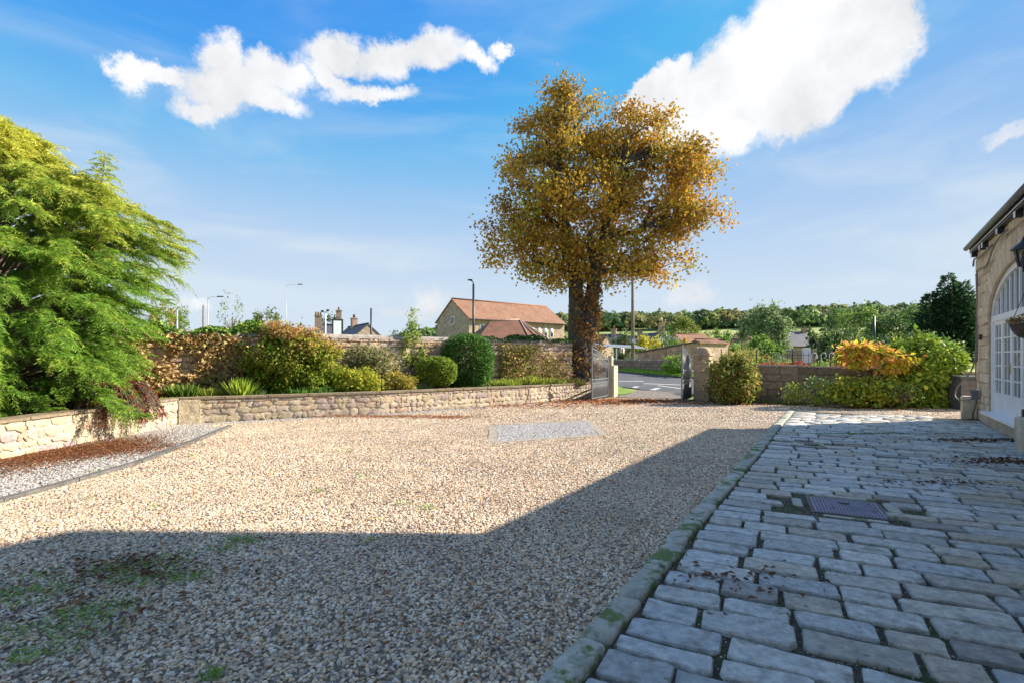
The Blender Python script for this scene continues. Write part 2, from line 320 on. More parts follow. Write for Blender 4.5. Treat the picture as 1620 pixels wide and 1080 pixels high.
def stone_wall(root, a, b, z0, h, variants, rows, lens, depth, skip=None, cap=400, proud=.03, gap=.018, seed=1, tilt=0):
    """stones laid in courses on the face from a to b (plan points), the face looks to the right-hand side of a->b"""
    r = random.Random(seed); a = Vector((*a, 0)); b = Vector((*b, 0)); d = (b-a); Lw = d.length; d.normalize()
    n = Vector((d.y, -d.x, 0)); up = Vector((0,0,1)); z = 0; cnt = 0
    hf = (lambda s: h) if not callable(h) else h; zf = (lambda s: z0) if not callable(z0) else z0
    ri = 0
    while z < max(hf(0), hf(Lw))-.04:
        rh = rows[0]+(rows[1]-rows[0])*r.random()
        if max(hf(0), hf(Lw))-z-rh < rows[0]*.6: rh = max(hf(0), hf(Lw))-z
        s = -r.random()*lens[0]*.5
        while s < Lw-.03:
            l = lens[0]+(lens[1]-lens[0])*r.random()**1.3; s0 = max(s, 0); s1 = min(s+l, Lw)
            if Lw-s1 < lens[0]*.4: s1 = Lw
            mid = (s0+s1)/2; rr = rh*hf(mid)/max(hf(0), hf(Lw)); zz = z*hf(mid)/max(hf(0), hf(Lw))
            if s1-s0 > .06 and cnt < cap and not (skip and skip(mid, zz+rr/2)):
                c = a+d*mid+up*(zf(mid)+zz+rr/2); tt = r.uniform(-tilt, tilt)
                m = face_matrix(c, d*math.cos(tt)+up*math.sin(tt), up*math.cos(tt)-d*math.sin(tt), n, s1-s0-gap*(.6+.8*r.random()), rr-gap*(.6+.8*r.random()), proud*(.6+.8*r.random()))
                place(r.choice(variants), 'stone', m, root); cnt += 1
            s = s1 if s1 >= Lw else s+l
        z += rh; ri += 1
    return cnt

# ---------------------------------------------------------------- foliage helpers
FBRI = np.array([1.45,1.4,1.2])
def unit(v): return v/np.maximum(np.linalg.norm(v, axis=-1, keepdims=True), 1e-9)
def pick(cols, n, jit=.15, w=None):
    c = np.array(cols, float); i = rng.choice(len(c), n, p=(None if w is None else np.array(w)/sum(w)))
    return np.clip(c[i]*FBRI*(1+jit*rng.normal(size=(n,1)))*(1+.06*rng.normal(size=(n,3))), .004, .95)
def leaf_geo(P, D, Nn, size, asp=.45, fold=.18):
    """kite leaves: base point P, direction D, face normal Nn"""
    D = unit(D); Sd = unit(np.cross(D, Nn)); Nr = np.cross(Sd, D); size = np.asarray(size).reshape(-1,1)*np.ones((len(P),1))
    w = size*asp*.5
    v = np.stack([P, P+D*size*.45+Sd*w+Nr*w*fold*2, P+D*size-Nr*size*.08, P+D*size*.45-Sd*w+Nr*w*fold*2], 1).reshape(-1,3)
    i = np.arange(len(P))[:,None]*4
    f = np.concatenate([i+np.array([[0,1,2]]), i+np.array([[0,2,3]])], 1).reshape(-1,3)
    return v, f
def leaves(name, P, cols, size, mat=LEAF, parent=None, out=None, droop=.2, asp=.45, rand=.8, up=.4):
    n = len(P); rd = rng.normal(size=(n,3))
    D = unit(rd)*rand + (0 if out is None else out*.7); D[:,2] -= droop
    Nn = unit(rng.normal(size=(n,3))*.6 + (0 if out is None else out*.8) + np.array([0,0,up]))
    v, f = leaf_geo(P, D, Nn, size*(.65+.7*rng.random(n)), asp)
    return np_obj(name, v, f, mat, parent, np.repeat(cols, 4, 0))
def blob(n, c, r, clumps=40, cs=.22, shell=.75, flat=False, low=-1.):
    """points in an uneven crown: clump centres near the shell of an ellipsoid, points scattered round each"""
    c = np.array(c, float); r = np.array(r, float)
    k = unit(rng.normal(size=(clumps,3))); k[:,2] = np.maximum(k[:,2], low); rad = shell+(1-shell)*rng.random((clumps,1))**.6
    rad *= .86+.26*rng.random((clumps,1))
    cen = k*rad; i = rng.integers(0, clumps, n); p = cen[i]+cs*rng.normal(size=(n,3))*.6
    o = unit(.45*p+.55*(p-cen[i])/cs*.3+.4*k[i]); return c+p*r, o
def surf(n, c, r, thick=.06, power=2.0, rough=.05, low=-1.):
    """points on a clipped shape (superellipsoid)"""
    d = unit(rng.normal(size=(n,3))); d[:,2] = np.where(d[:,2] < low, -d[:,2], d[:,2])
    q = (np.abs(d)**power).sum(1, keepdims=True)**(-1/power)
    w = 1+rough*np.sin(d[:,:1]*9+d[:,2:]*7)*np.cos(d[:,1:2]*8+3)+rough*.5*rng.normal(size=(n,1))
    p = d*q*w*(1-thick*rng.random((n,1))**2*2.5)
    return np.array(c)+p*np.array(r), unit(d*(np.abs(d)**(power-2)))
def stems(name, base, tops, r0, mat, parent, n=5, wob=.06):
    m = MB()
    for t in tops:
        b = Vector(base)+Vector((random.uniform(-1,1), random.uniform(-1,1), 0))*r0*2; t = Vector(t); P = []
        for i in range(5):
            f = i/4; P.append(b.lerp(t, f)+Vector((random.uniform(-1,1), random.uniform(-1,1), 0))*wob*(t-b).length*(0 if i == 0 else 1)+Vector((0,0,1))*math.sin(f*3.14)*.05)
        m.tube(P, [r0*(1-.75*i/4) for i in range(5)], n)
    return m.build(name, mat, parent)
def bush(name, label, base, r, n, cols, size, group=None, cat='bush', mat=LEAF, clumps=40, cs=.22, shell=.7, low=-.6, droop=.15, w=None, asp=.5, cz=None, jit=.18, barkm=BARK2, top=None, kind=None, solid=0):
    base = Vector(base); e = empty(name, base, label=label, cat=cat, group=group, kind=kind)
    cz = r[2]*.95 if cz is None else cz
    P, o = blob(n, (0,0,cz), r, clumps, cs, shell, low=low)
    P[:,2] = np.maximum(P[:,2], .03)
    c = pick(cols, n, jit, w)
    if top is not None:      # a second set of leaf colours on the outermost, highest shoots
        f = np.clip((P[:,2]-cz)/r[2]*1.1+.35*rng.normal(size=n)+.1, 0, 1)[:,None]; c = c*(1-f)+pick(top, n, jit)*f
    leaves('foliage', P, c, size, mat, e, o, droop, asp)
    if solid:
        P2, o2 = blob(n//2, (0,0,cz), np.array(r)*.8, clumps, .35, .5, low=low); P2[:,2] = np.maximum(P2[:,2], .02)
        leaves('inner_foliage', P2, pick(cols, n//2, jit, w), size*1.4, mat, e, o2, droop, .7)
    stems('stem', (0,0,0), [((random.uniform(-1,1))*r[0]*.5, random.uniform(-1,1)*r[1]*.5, cz*random.uniform(.7,1.1)) for _ in range(7)], max(.012, r[0]*.02), barkm, e)
    return e

def grid_sheet(name, xs, ys, zf, mat, keep=None, kind='structure', zoff=0):
    X, Y = np.meshgrid(xs, ys); Z = zf(X, Y)+zoff; V = np.stack([X, Y, Z], -1).reshape(-1,3); nx = len(xs); F = []
    for j in range(len(ys)-1):
        for i in range(nx-1):
            if keep is None or keep((xs[i]+xs[i+1])/2, (ys[j]+ys[j+1])/2): F.append((j*nx+i, j*nx+i+1, (j+1)*nx+i+1, (j+1)*nx+i))
    o = np_obj(name, V, np.array(F), mat, None, None, True); o['kind'] = kind; return o
def strip(name, left, right, z, mat, kind='structure', parent=None):
    n = len(left); V = [(*p, z(*p) if callable(z) else z) for p in left]+[(*p, z(*p) if callable(z) else z) for p in right]
    o = np_obj(name, V, [(i, n+i, n+i+1, i+1) for i in range(n-1)], mat, parent)
    if kind: o['kind'] = kind
    return o

# ================================================================ LAND
xs = np.concatenate([np.linspace(-900,-60,22), np.linspace(-50,60,56), np.linspace(70,1100,28)])
ys = np.concatenate([np.linspace(-60,15,8), np.linspace(17,45,29), np.linspace(50,130,17), np.linspace(145,560,30), np.linspace(650,2500,8)])
grid_sheet('ground', xs, ys, gz, FIELD, zoff=-.03)
KL = [(.2,2.41),(.64,3.15),(1.25,4.05),(1.79,4.82),(2.76,6.42),(4.06,8.33),(6.0,11.1),(7.45,13.5)]
EDGE = [(-6.9,3.8),(-5.9,4.6),(-5.12,5.4),(-5.2,5.95),(-5.3,6.45),(-5.35,7.3),(-5.45,8.3),(-5.62,9.4),(-5.75,10.3),(-6.0,11.15)]
def pxg(px, py): v = 1200/(py-567); return ((px-810)/800*v, v)
EDGE = [(-7.2,4.1)]+[pxg(a, b) for a, b in ((-90,822),(0,795),(120,762),(220,733),(300,702),(345,683),(364,675))]
LOWW = [(-7.55,2.6),(-7.45,7.0),(-7.5,9.4),(-7.62,11.55),(-3.58,13.75),(.6,16.9),(3.05,19.4)]
def interp(P, t, axis=1):
    q = sorted(P, key=lambda p: p[axis]); return np.interp(t, [p[axis] for p in q], [p[1-axis] for p in q])
def low_left(y): return interp(LOWW, y)
PAD = [pxg(774,672), pxg(935,664), pxg(962,688), pxg(772,702)]
def inpoly(P, x, y):
    c = False; j = len(P)-1
    for i in range(len(P)):
        if (P[i][1] > y) != (P[j][1] > y) and x < (P[j][0]-P[i][0])*(y-P[i][1])/(P[j][1]-P[i][1])+P[i][0]: c = not c
        j = i
    return c
wv = Vector((.568,.823)); pv = Vector((.823,-.568))
def ac(x, y): return (x*wv.x+y*wv.y, x*pv.x+y*pv.y)
def xy(a, c): q = wv*a+pv*c; return (q.x, q.y)
def kerb_c(a): return -1.04-.035*(a-2)+.008*math.sin(a*.9)
def in_cobble(x, y):
    a, c = ac(x, y); return a < 16.1-.25*math.sin(c*1.7)+.15*c and c > kerb_c(a)
far_line = lambda x: 19.6-.73*(x-3.8) if x < 6.8 else 17.5-.33*(x-6.8)
def zone_gravel(x, y):
    if in_cobble(x, y) or inpoly(PAD, x, y) or y > far_line(x): return False
    if x < low_left(y)+.05: return False
    if y < EDGE[-1][1] and x < interp(EDGE, y): return False
    if y >= EDGE[-1][1] and x < low_left(y)+.85-.02*(y-11): return False
    return True
def zone_pale(x, y):
    if x < low_left(y)+.02 or y > 18.5: return False
    if y < EDGE[-1][1]: return x < interp(EDGE, y)-.05
    return x < low_left(y)+.85-.02*(y-11)
flat = lambda X, Y: X*0
strip('courtyard_ground', [(-7.6,y) for y in (-4,1,6,11)]+[(-3.6,14),(.6,17),(3.1,19.5),(3.8,19.7)][:4], [(16,y) for y in (-4,1,6,11,12,13,14.6,16)], 0.0, GROUND_G)
gg = np.arange
def gravel(name, y0, y1, x0, x1, step, zone, dens, size, mat, seed, z=.002):
    o = grid_sheet(name, gg(x0, x1, step), gg(y0, y1, step), flat, mat, zone, 'stuff', z)
    ng = bpy.data.node_groups.new(name, 'GeometryNodeTree')
    ng.interface.new_socket('Geometry', in_out='INPUT', socket_type='NodeSocketGeometry'); ng.interface.new_socket('Geometry', in_out='OUTPUT', socket_type='NodeSocketGeometry')
    a = ng.nodes.new; l = ng.links.new
    gi = a('NodeGroupInput'); go = a('NodeGroupOutput'); dp = a('GeometryNodeDistributePointsOnFaces'); ip = a('GeometryNodeInstanceOnPoints'); ic = a('GeometryNodeMeshIcoSphere')
    ic.inputs['Subdivisions'].default_value = 2; ic.inputs['Radius'].default_value = .5
    sp = a('GeometryNodeSetPosition'); nzt = a('ShaderNodeTexNoise'); nzt.inputs['Scale'].default_value = 1.6; sb = a('ShaderNodeVectorMath'); sb.operation = 'SUBTRACT'; sb.inputs[1].default_value = (.5,.5,.5)
    sc = a('ShaderNodeVectorMath'); sc.operation = 'SCALE'; sc.inputs['Scale'].default_value = .5
    l(nzt.outputs['Color'], sb.inputs[0]); l(sb.outputs[0], sc.inputs[0]); l(sc.outputs[0], sp.inputs['Offset']); l(ic.outputs[0], sp.inputs['Geometry'])
    smt = a('GeometryNodeSetMaterial'); smt.inputs['Material'].default_value = mat; l(sp.outputs[0], smt.inputs[0])
    ssm = a('GeometryNodeSetShadeSmooth'); l(smt.outputs[0], ssm.inputs[0])
    rr = a('FunctionNodeRandomValue'); rr.data_type = 'FLOAT_VECTOR'; rr.inputs[0].default_value = (-.45,-.45,0); rr.inputs[1].default_value = (.45,.45,6.283); rr.inputs['Seed'].default_value = seed
    rs = a('FunctionNodeRandomValue'); rs.data_type = 'FLOAT_VECTOR'; s = size; rs.inputs[0].default_value = (s*.65,s*.5,s*.35); rs.inputs[1].default_value = (s*1.6,s*1.2,s*.8); rs.inputs['Seed'].default_value = seed+5
    dp.inputs['Density'].default_value = dens; dp.inputs['Seed'].default_value = seed
    l(gi.outputs[0], dp.inputs[0]); l(dp.outputs[0], ip.inputs['Points']); l(ssm.outputs[0], ip.inputs['Instance']); l(rr.outputs[0], ip.inputs['Rotation']); l(rs.outputs[0], ip.inputs['Scale'])
    l(ip.outputs[0], go.inputs[0])
    md = o.modifiers.new('pebbles', 'NODES'); md.node_group = ng
    return o
g1 = gravel('gravel', 1.6, 6.5, -7.2, 4.6, .1, zone_gravel, 3100, .0235, PEB, 3); tag(g1, 'golden gravel of the near courtyard, mostly in shade', 'gravel')
g2 = gravel('gravel', 6.4, 12.05, -7.2, 8.0, .1, zone_gravel, 1900, .027, PEB, 8); tag(g2, 'sunlit golden gravel across the middle of the courtyard', 'gravel')
g3 = gravel('gravel', 11.95, 20, -6, 13.6, .1, zone_gravel, 750, .040, PEB, 13); tag(g3, 'sunlit golden gravel in front of the gates', 'gravel')
g4 = gravel('pale_gravel', 3, 18.5, -7.7, 3, .1, zone_pale, 1300, .034, PEBW, 17); tag(g4, 'pale grey gravel between timber edging and low stone wall', 'gravel')
GRIT = M('grit', [(.10,.085,.065),(.20,.17,.13),(.07,.06,.045),(.34,.30,.25),(.14,.12,.10),(.50,.47,.42)], 'random', rough=.8, var=.2, bump=0)
g6 = gravel('joint_grit', 1.8, 14.5, -.2, 11.5, .12, lambda x, y: in_cobble(x, y) and ac(x,y)[1] < 2.25, 1500, .011, GRIT, 31, .027); tag(g6, 'dark grit and chippings packed in the joints between the setts', 'grit')
# pale pad with its concrete border
pe = empty('gravel_pad', (0,0,0), label='rectangular bed of white gravel framed by flush concrete edging', cat='gravel pad')
pc = Vector((sum(p[0] for p in PAD)/4, sum(p[1] for p in PAD)/4))
def shrink(k): return [tuple(pc+(Vector(p)-pc)*k) for p in PAD]
for i in range(4):
    o1, o2, i1, i2 = PAD[i], PAD[(i+1)%4], shrink(.86)[i], shrink(.86)[(i+1)%4]
    m = MB(); q = [o1, o2, i2, i1]
    if i: m.poly([tuple(Vector(p)*1) for p in q][::-1], -.02, .013-.001*i)
    else: m.poly(q[::-1], -.02, .013)
    m.build('edging', CONC, pe)
zp = shrink(.86)
g5 = gravel('white_gravel', min(p[1] for p in PAD), max(p[1] for p in PAD), min(p[0] for p in PAD), max(p[0] for p in PAD), .06, lambda x, y: inpoly(zp, x, y), 1600, .033, M('white_pebble', [(.44,.43,.42),(.52,.51,.49),(.34,.33,.32),(.58,.57,.55),(.24,.23,.22),(.40,.36,.30)], 'random', rough=.6, var=.1, bump=0), 23); g5.parent = pe
# timber edging: six boards laid end to end
te = empty('timber_edging', (0,0,0), label='dark timber board edging curving between golden and pale gravel', cat='edging')
for i in range(len(EDGE)-1):
    a, b = Vector((*EDGE[i],0)), Vector((*EDGE[i+1],0)); d = (b-a).normalized(); m = MB(); m.bar(a+d*.006+Vector((0,0,.015)), b-d*.006+Vector((0,0,.015)), .085, .07); m.build('board', TIMBER, te)

# ================================================================ COBBLES
cp = empty('cobbled_path', (0,0,0), kind='structure', label='worn blue-grey stone setts laid in courses beside the stone building', cat=None)
A0, A1 = .2, 16.4
aa = np.linspace(A0, A1, 30)
strip('joint_soil', [xy(a, kerb_c(a)-.02) for a in aa], [xy(a, 2.29) for a in aa], .027, SETT_SOIL, None, cp)
SV = stone_set('sett', SETT, 24, jag=.085, inset=.026, dome=.0, ch=.085, flat=True)
MC = Vector((3.30, 5.0)); MCA = math.atan2(-.25, .529)
DR = Vector(pxg(1278, 705)); bars = []
setts = []; a = A0-.4; r = random.Random(5)
while a < A1+.6:
    h = r.uniform(.165, .265); c = kerb_c(a)+.0
    while c < 2.27:
        l = min(r.uniform(.25, .56), 2.29-c)
        if 2.29-c-l < .12: l = 2.29-c
        cm = c+l/2; am = a+h/2+.14*(cm+1.1)+r.uniform(-.012,.012)
        x, y = xy(am, cm); c += l
        if am > 16.0+.3*math.sin(cm*2.1)+.1*cm or am < 0.1: continue
        dv = Vector((x, y))-MC; ca, sa = math.cos(-MCA), math.sin(-MCA); q = (dv.x*ca-dv.y*sa, dv.x*sa+dv.y*ca)
        if abs(q[0]) < .36+l*.30 and abs(q[1]) < .36+h*.3: continue
        if (Vector((x, y))-DR).length < .34: continue
        if r.random() < .002: continue
        setts.append((x, y, l, h, r.choice(SV), r.uniform(-.035,.035), r.uniform(-.006,.008), (r.uniform(-.025,.025), r.uniform(-.02,.02))))
    a += h
ang = math.atan2(-.568, .823)+math.atan(.14)
def sett_m(s):
    x, y, l, h, me, rz, dz, tl = s
    return Matrix.Translation((x, y, .004+dz)) @ Matrix.Rotation(ang+rz, 4, 'Z') @ Matrix.Rotation(tl[0], 4, 'X') @ Matrix.Rotation(tl[1], 4, 'Y') @ Matrix.Diagonal((l-.024, h-.036, .048, 1))
def inview(s): return s[1] > 2.2 and abs(s[0]/s[1]) < 1.06
vis = sorted([s for s in setts if inview(s)], key=lambda s: -s[2]*s[3]/s[1]**3); near = vis[:300]; nid = {id(s) for s in near}
for s in near: place(s[4], 'sett', sett_m(s), cp)
SETT_A = M('sett_stone_joined', [(.3,.3,.3)], 'attr', rough=.55, spec=.5, var=.38, vscale=9, bump=.9, bscale=24, overlay=[((.10,.11,.07),.66,11),((.12,.16,.08),.72,3.5)])
SC = [(.48,.49,.46),(.56,.57,.54),(.38,.40,.39),(.60,.60,.55),(.42,.36,.26),(.53,.51,.45)]
join_stuff('distant_setts', [(s[4], sett_m(s), random.choice(SC)) for s in setts if id(s) not in nid], SETT_A, cp)
# kerb
ke = empty('kerb', (0,0,0), kind='structure')
KV = stone_set('kerb_stone', KERB, 8, jag=.05, inset=.06, dome=.03, ch=.12, asp=3)
a = .9
while a < 15.6:
    l = r.uniform(.42, .68); m = face_matrix(Vector((*xy(a+l/2, kerb_c(a+l/2)-.085), -.02)), Vector((wv.x,wv.y,0)), Vector((-wv.y,wv.x,0)), Vector((0,0,1)), l-.032, .155, .088+r.uniform(-.006,.008))
    place(r.choice(KV), 'kerb_stone', m, ke); a += l
# manhole cover
mh = empty('manhole_cover', (MC.x, MC.y, 0), MCA, label='square checkered steel manhole cover set among the stone setts', cat='manhole cover')
STP = M('checker_plate', [(.20,.20,.27),(.26,.26,.34)], scale=5, rough=.45, metal=.5, var=.2, bump=.3, bscale=60)
MB().box((0,0,.03), (.57,.57,.02)).build('plate', STP, mh)
m = MB()
for i in range(19):
    for j in range(19):
        u, v = -.26+i*.0289, -.26+j*.0289; an = .785 if (i+j)%2 else -.785
        m.box((u, v, .0425), (.021,.007,.005), an)
m.build('tread_pattern', STP, mh)
m = MB()
for s in (-1, 1): m.box((s*.305,0,.02), (.035,.65,.036)); m.box((0,s*.305,.02), (.575,.035,.036))
m.build('frame', M('rusty_frame', [(.07,.065,.07),(.12,.11,.11)], rough=.6), mh)
m = MB(); m.tube([(0,.13,.0455),(0,.13,.047)], [.05,.05], 14); m.build('keyhole', IRON_D, mh)
MB().box((0,.38,.024),(.62,.075,.05),0,.006).build('surround_stone', KERB, mh)
MB().box((.40,.02,.024),(.10,.55,.05),0,.006).build('surround_stone', KERB, mh)
MB().box((-.42,-.0,.02),(.09,.30,.04),0,.006).build('surround_stone', KERB, mh)
MB().box((.02,-.38,.02),(.5,.05,.035),0,.006).build('surround_stone', KERB, mh)
dr = empty('drain_grate', (DR.x, DR.y, 0), label='round iron drain grate in a square slab at the top of the setts', cat='drain')
MB().box((0,0,.018),(.5,.5,.036),ang,.006).build('slab', KERB, dr)
m = MB()
m.tube([(0,0,.037),(0,0,.043)], [.17,.17], 24); m.build('rim', IRON_D, dr)
m = MB()
for i in range(7): m.box((-.12+i*.04,0,.047),(.016,2*math.sqrt(.16**2-(-.12+i*.04)**2)-.01,.006))
m.build('grate_bar', IRON, dr)

# ================================================================ LOW BED WALL
LV = stone_set('stone', STONE_LOW, 18, jag=.34, inset=.05, dome=.12, ch=.20, asp=1.5)
lw = empty('low_bed_wall', (0,0,0), label='low wall of mixed sandstone holding the planting bed, with thin stone coping', cat='wall')
def off(P, k, d):      # offset plan polyline to the left side
    out = []
    for i, p in enumerate(P):
        a = Vector(P[max(i-1,0)]); b = Vector(P[min(i+1,len(P)-1)]); t = (b-a).normalized(); n = Vector((-t.y, t.x)); out.append((p[0]+n.x*d, p[1]+n.y*d))
    return out
H = .56; outer = off(LOWW, 0, .30); core = MB()
for i in range(len(LOWW)-1): core.poly([LOWW[i], LOWW[i+1], outer[i+1], outer[i]], -.05, H)
core.build('mortar_core', MORT_LOW, lw)
tot = 0
for i in range(len(LOWW)-1):
    tot += stone_wall(lw, LOWW[i], LOWW[i+1], 0, H, LV, (.10,.21), (.13,.40), .1, cap=95, proud=.018, seed=i+3, gap=.014, tilt=.07)
inn = off(LOWW, 0, -.045); outc = off(LOWW, 0, .34)
for i in range(len(LOWW)-1):
    a, b, c2, d2 = [Vector(q) for q in (inn[i], inn[i+1], outc[i+1], outc[i])]; L0 = (b-a).length; k = max(1, round(L0/.85))
    for j in range(k):
        t0, t1 = j/k+.003, (j+1)/k-.003
        MB().poly([a.lerp(b,t0), a.lerp(b,t1), d2.lerp(c2,t1), d2.lerp(c2,t0)], H+.001, H+.047+random.uniform(-.003,.003)).build('coping_stone', COPE_LOW, lw)
# large pale quoin where the wall turns
tq = Vector((LOWW[4][0]-LOWW[3][0], LOWW[4][1]-LOWW[3][1])).normalized()
MB().box((LOWW[3][0]+tq.x*.22+tq.y*.03, LOWW[3][1]+tq.y*.22-tq.x*.03, .28), (.42,.09,.55), math.atan2(tq.y,tq.x), .01).build('quoin_stone', M('quoin', [(.48,.40,.27),(.60,.52,.38)], scale=9, bump=.9, bscale=12, var=.35, overlay=[((.34,.28,.16),.6,6)]), lw)

# ================================================================ UPPER GARDEN WALL
def upw(px): u = (px-810)/800; t = (-8.3-13*u)/(7*u-10.55); return (-8.3+10.55*t, 13+7*t)
UP = [(-13.5, 9.55), upw(300), upw(520), upw(700), upw(905)]
UH = [2.2, 2.16, 2.16, 2.18, 2.16]
uw = empty('garden_wall', (0,0,0), label='tall coursed pink sandstone garden wall with rounded grey coping behind the planting', cat='wall')
UV = stone_set('stone', STONE_UP, 10, jag=.10, inset=.06, dome=.08, ch=.12, asp=1.9)
o2 = off(UP, 0, .38); core = MB()
for i in range(len(UP)-1): core.poly([UP[i], UP[i+1], o2[i+1], o2[i]], 0, 2.10)
core.build('mortar_core', MORT_UP, uw)
for i, cp_ in ((0,75),(1,90),(2,60),(3,90)):
    stone_wall(uw, UP[i], UP[i+1], .48, 1.62, UV, (.15,.21), (.26,.5), .1, cap=cp_*2, seed=20+i, proud=.035,
               skip=(lambda s, z, i=i: (z < .22) or (i == 0 and s < 2.2) or (i == 2 and z < .75)))
for i in range(len(UP)-1):
    a, b = Vector((*UP[i],0)), Vector((*UP[i+1],0)); d = (b-a); L0 = d.length; d.normalize(); n = Vector((-d.y,d.x,0)); k = round(L0/.7)
    if i == 0: rng_k = range(int(k*.55), k)
    else: rng_k = range(k)
    for j in rng_k:
        c = a+d*(L0*(j+.5)/k)+n*.19; m = MB(); ln = L0/k-.008; V = []
        for s in (-.5,.5):
            for q in range(7):
                t = math.pi*q/6; V.append((s*ln, -.235*math.cos(t), .13*math.sin(t)**.8))
            
        F = [tuple(range(6,-1,-1)), tuple(range(7,14))]+[(q, q+1, q+8, q+7) for q in range(6)]+[(0,7,13,6)]
        m.add(V, F); o = m.build('coping_stone', COPE_UP, uw); o.location = (c.x, c.y, 2.101+random.uniform(-.004,.006)); o.rotation_euler = (0,0,math.atan2(d.y,d.x))
# bed soil
bs = [( -13.6, 2.6)]+[tuple(q) for q in off(LOWW, 0, .15)][0:]; 
m = MB(); BS = [(-13.6,2.6)]+off(LOWW,0,.15)+[(upw(905)[0]+.6,upw(905)[1]+.5)]+[(p[0], p[1]) for p in UP[::-1]]
m.poly(BS, .02, .49); o = m.build('bed_soil', SOIL); o['kind'] = 'structure'

# ================================================================ GATE
PF = Vector((6.42,17.9)); gd = Vector((.81,-.587)).normalized(); gn = Vector((.587,.81)).normalized()   # along the gate line, and outwards
pl = empty('gate_pillar', (PF.x, PF.y, 0), math.atan2(gd.y, gd.x), label='square sandstone gate pillar with domed cap right of the open gateway', cat='gate pillar')
hz = [0,.36,.70,1.03,1.33,1.60]
for i in range(5):
    MB().box((.265,.275,(hz[i]+hz[i+1])/2), (.53-.004*(i%2),.55-.004*(i%2),hz[i+1]-hz[i]-.008), 0, .012).build('block', PILLAR, pl)
m = MB(); m.box((.265,.275,.8), (.50,.52,1.6)); m.build('core', MORT_RT, pl)
m = MB(); m.box((.265,.275,1.65), (.60,.62,.09), 0, .015); m.build('cap', PILLAR, pl)
m = MB(); V = []; 
for k, (rr, zz) in enumerate(((.26,1.696),(.25,1.78),(.20,1.86),(.11,1.91),(.01,1.925))):
    for j in range(16): t = 2*math.pi*j/16; V.append((.265+rr*math.copysign(abs(math.cos(t))**.7, math.cos(t)), .275+rr*math.copysign(abs(math.sin(t))**.7, math.sin(t)), zz))
m.add(V, [(k*16+j, k*16+(j+1)%16, (k+1)*16+(j+1)%16, (k+1)*16+j) for k in range(4) for j in range(16)], True); m.build('cap_dome', PILLAR, pl)
LP = Vector((3.86,19.75))
lp = empty('gate_pillar', (LP.x, LP.y, 0), math.atan2(gd.y, gd.x), label='short pale stone gate post left of the gateway, behind the left leaf', cat='gate pillar')
for i, (z0, z1, w) in enumerate(((0,.42,.34),(.42,.85,.33),(.85,1.24,.335))): MB().box((0,.1,(z0+z1)/2), (w,.36,z1-z0-.006), 0, .012).build('block', PALEST, lp)
MB().box((-.06,.12,1.43), (.15,.16,.38), 0, .01).build('upper_post', PALEST, lp)
def gate_leaf(base, end, label, flip):
    base, end = Vector(base), Vector(end); d = end-base; Lg = d.length
    e = empty('iron_gate', (base.x, base.y, 0), math.atan2(d.y, d.x), label=label, cat='gate', group='pair of open driveway gates')
    def top(s): f = s/Lg; return 1.50+.38*(f*f*(3-2*f))
    m = MB(); m.box((.02,0,.80),(.04,.04,1.46)); m.build('hinge_stile', IRON, e)
    m = MB(); m.box((Lg-.02,0,1.0),(.045,.045,1.9)); m.build('meeting_stile', IRON, e)
    for z, nm in ((.09,'bottom_rail'),(.62,'middle_rail'),(.76,'middle_rail')): MB().box((Lg/2,0,z),(Lg-.085,.03,.042)).build(nm, IRON, e)
    for dz in (-.17, 0):
        P = [(s, 0, top(s)-.02+dz) for s in np.linspace(.04, Lg-.04, 14)]; m = MB()
        for q in range(13): m.bar(P[q], P[q+1], .03, .04)
        m.build('curved_top_rail', IRON, e)
    nb = 13
    for i in range(nb):
        s = .04+(Lg-.085)*(i+1)/(nb+1); m = MB(); m.tube([(s,0,.78),(s,0,top(s)-.19)], .010, 6); m.build('bar', IRON, e)
    for i in range(nb):
        s = .04+(Lg-.085)*(i+1)/(nb+1); m = MB(); m.tube([(s,0,.11),(s,0,.60)], .010, 6); m.build('lower_bar', IRON, e)
    for i in range(nb+1):
        s = .04+(Lg-.085)*(i+.5)/(nb+1)
        for zz in (.69, top(s)-.105):
            m = MB(); P = [(s+.034*math.cos(t), 0, zz+.045*math.sin(t)) for t in np.linspace(0, 6.283, 9)]; m.tube(P, .006, 4, False); m.build('ring', IRON, e)
    for i in range(nb):
        s = .04+(Lg-.085)*(i+1)/(nb+1); m = MB(); z = top(s); m.tube([(s,0,z),(s,0,z+.05),(s,0,z+.065),(s,0,z+.10)], [.008,.008,.016,.001], 6)
        m.build('finial', IRON, e)
    MB().box((Lg/2,0,.35),(Lg-.1,.006,.49)).build('infill_panel', MESHM, e)
    m = MB(); m.box((Lg-.06,-.035*flip,1.08),(.10,.03,.16)); m.tube([(Lg-.06,-.05*flip,1.1),(Lg-.06,-.10*flip,1.1),(Lg-.15,-.10*flip,1.1)], .009, 6); m.build('lock_case', STEEL, e)
    return e
gate_leaf((3.72,19.55),(2.82,17.92),'left leaf of the grey iron driveway gates, swung inwards', 1)
gate_leaf((6.60,18.62),(5.75,17.12),'right leaf of the grey iron driveway gates, seen nearly edge-on by the pillar', -1)

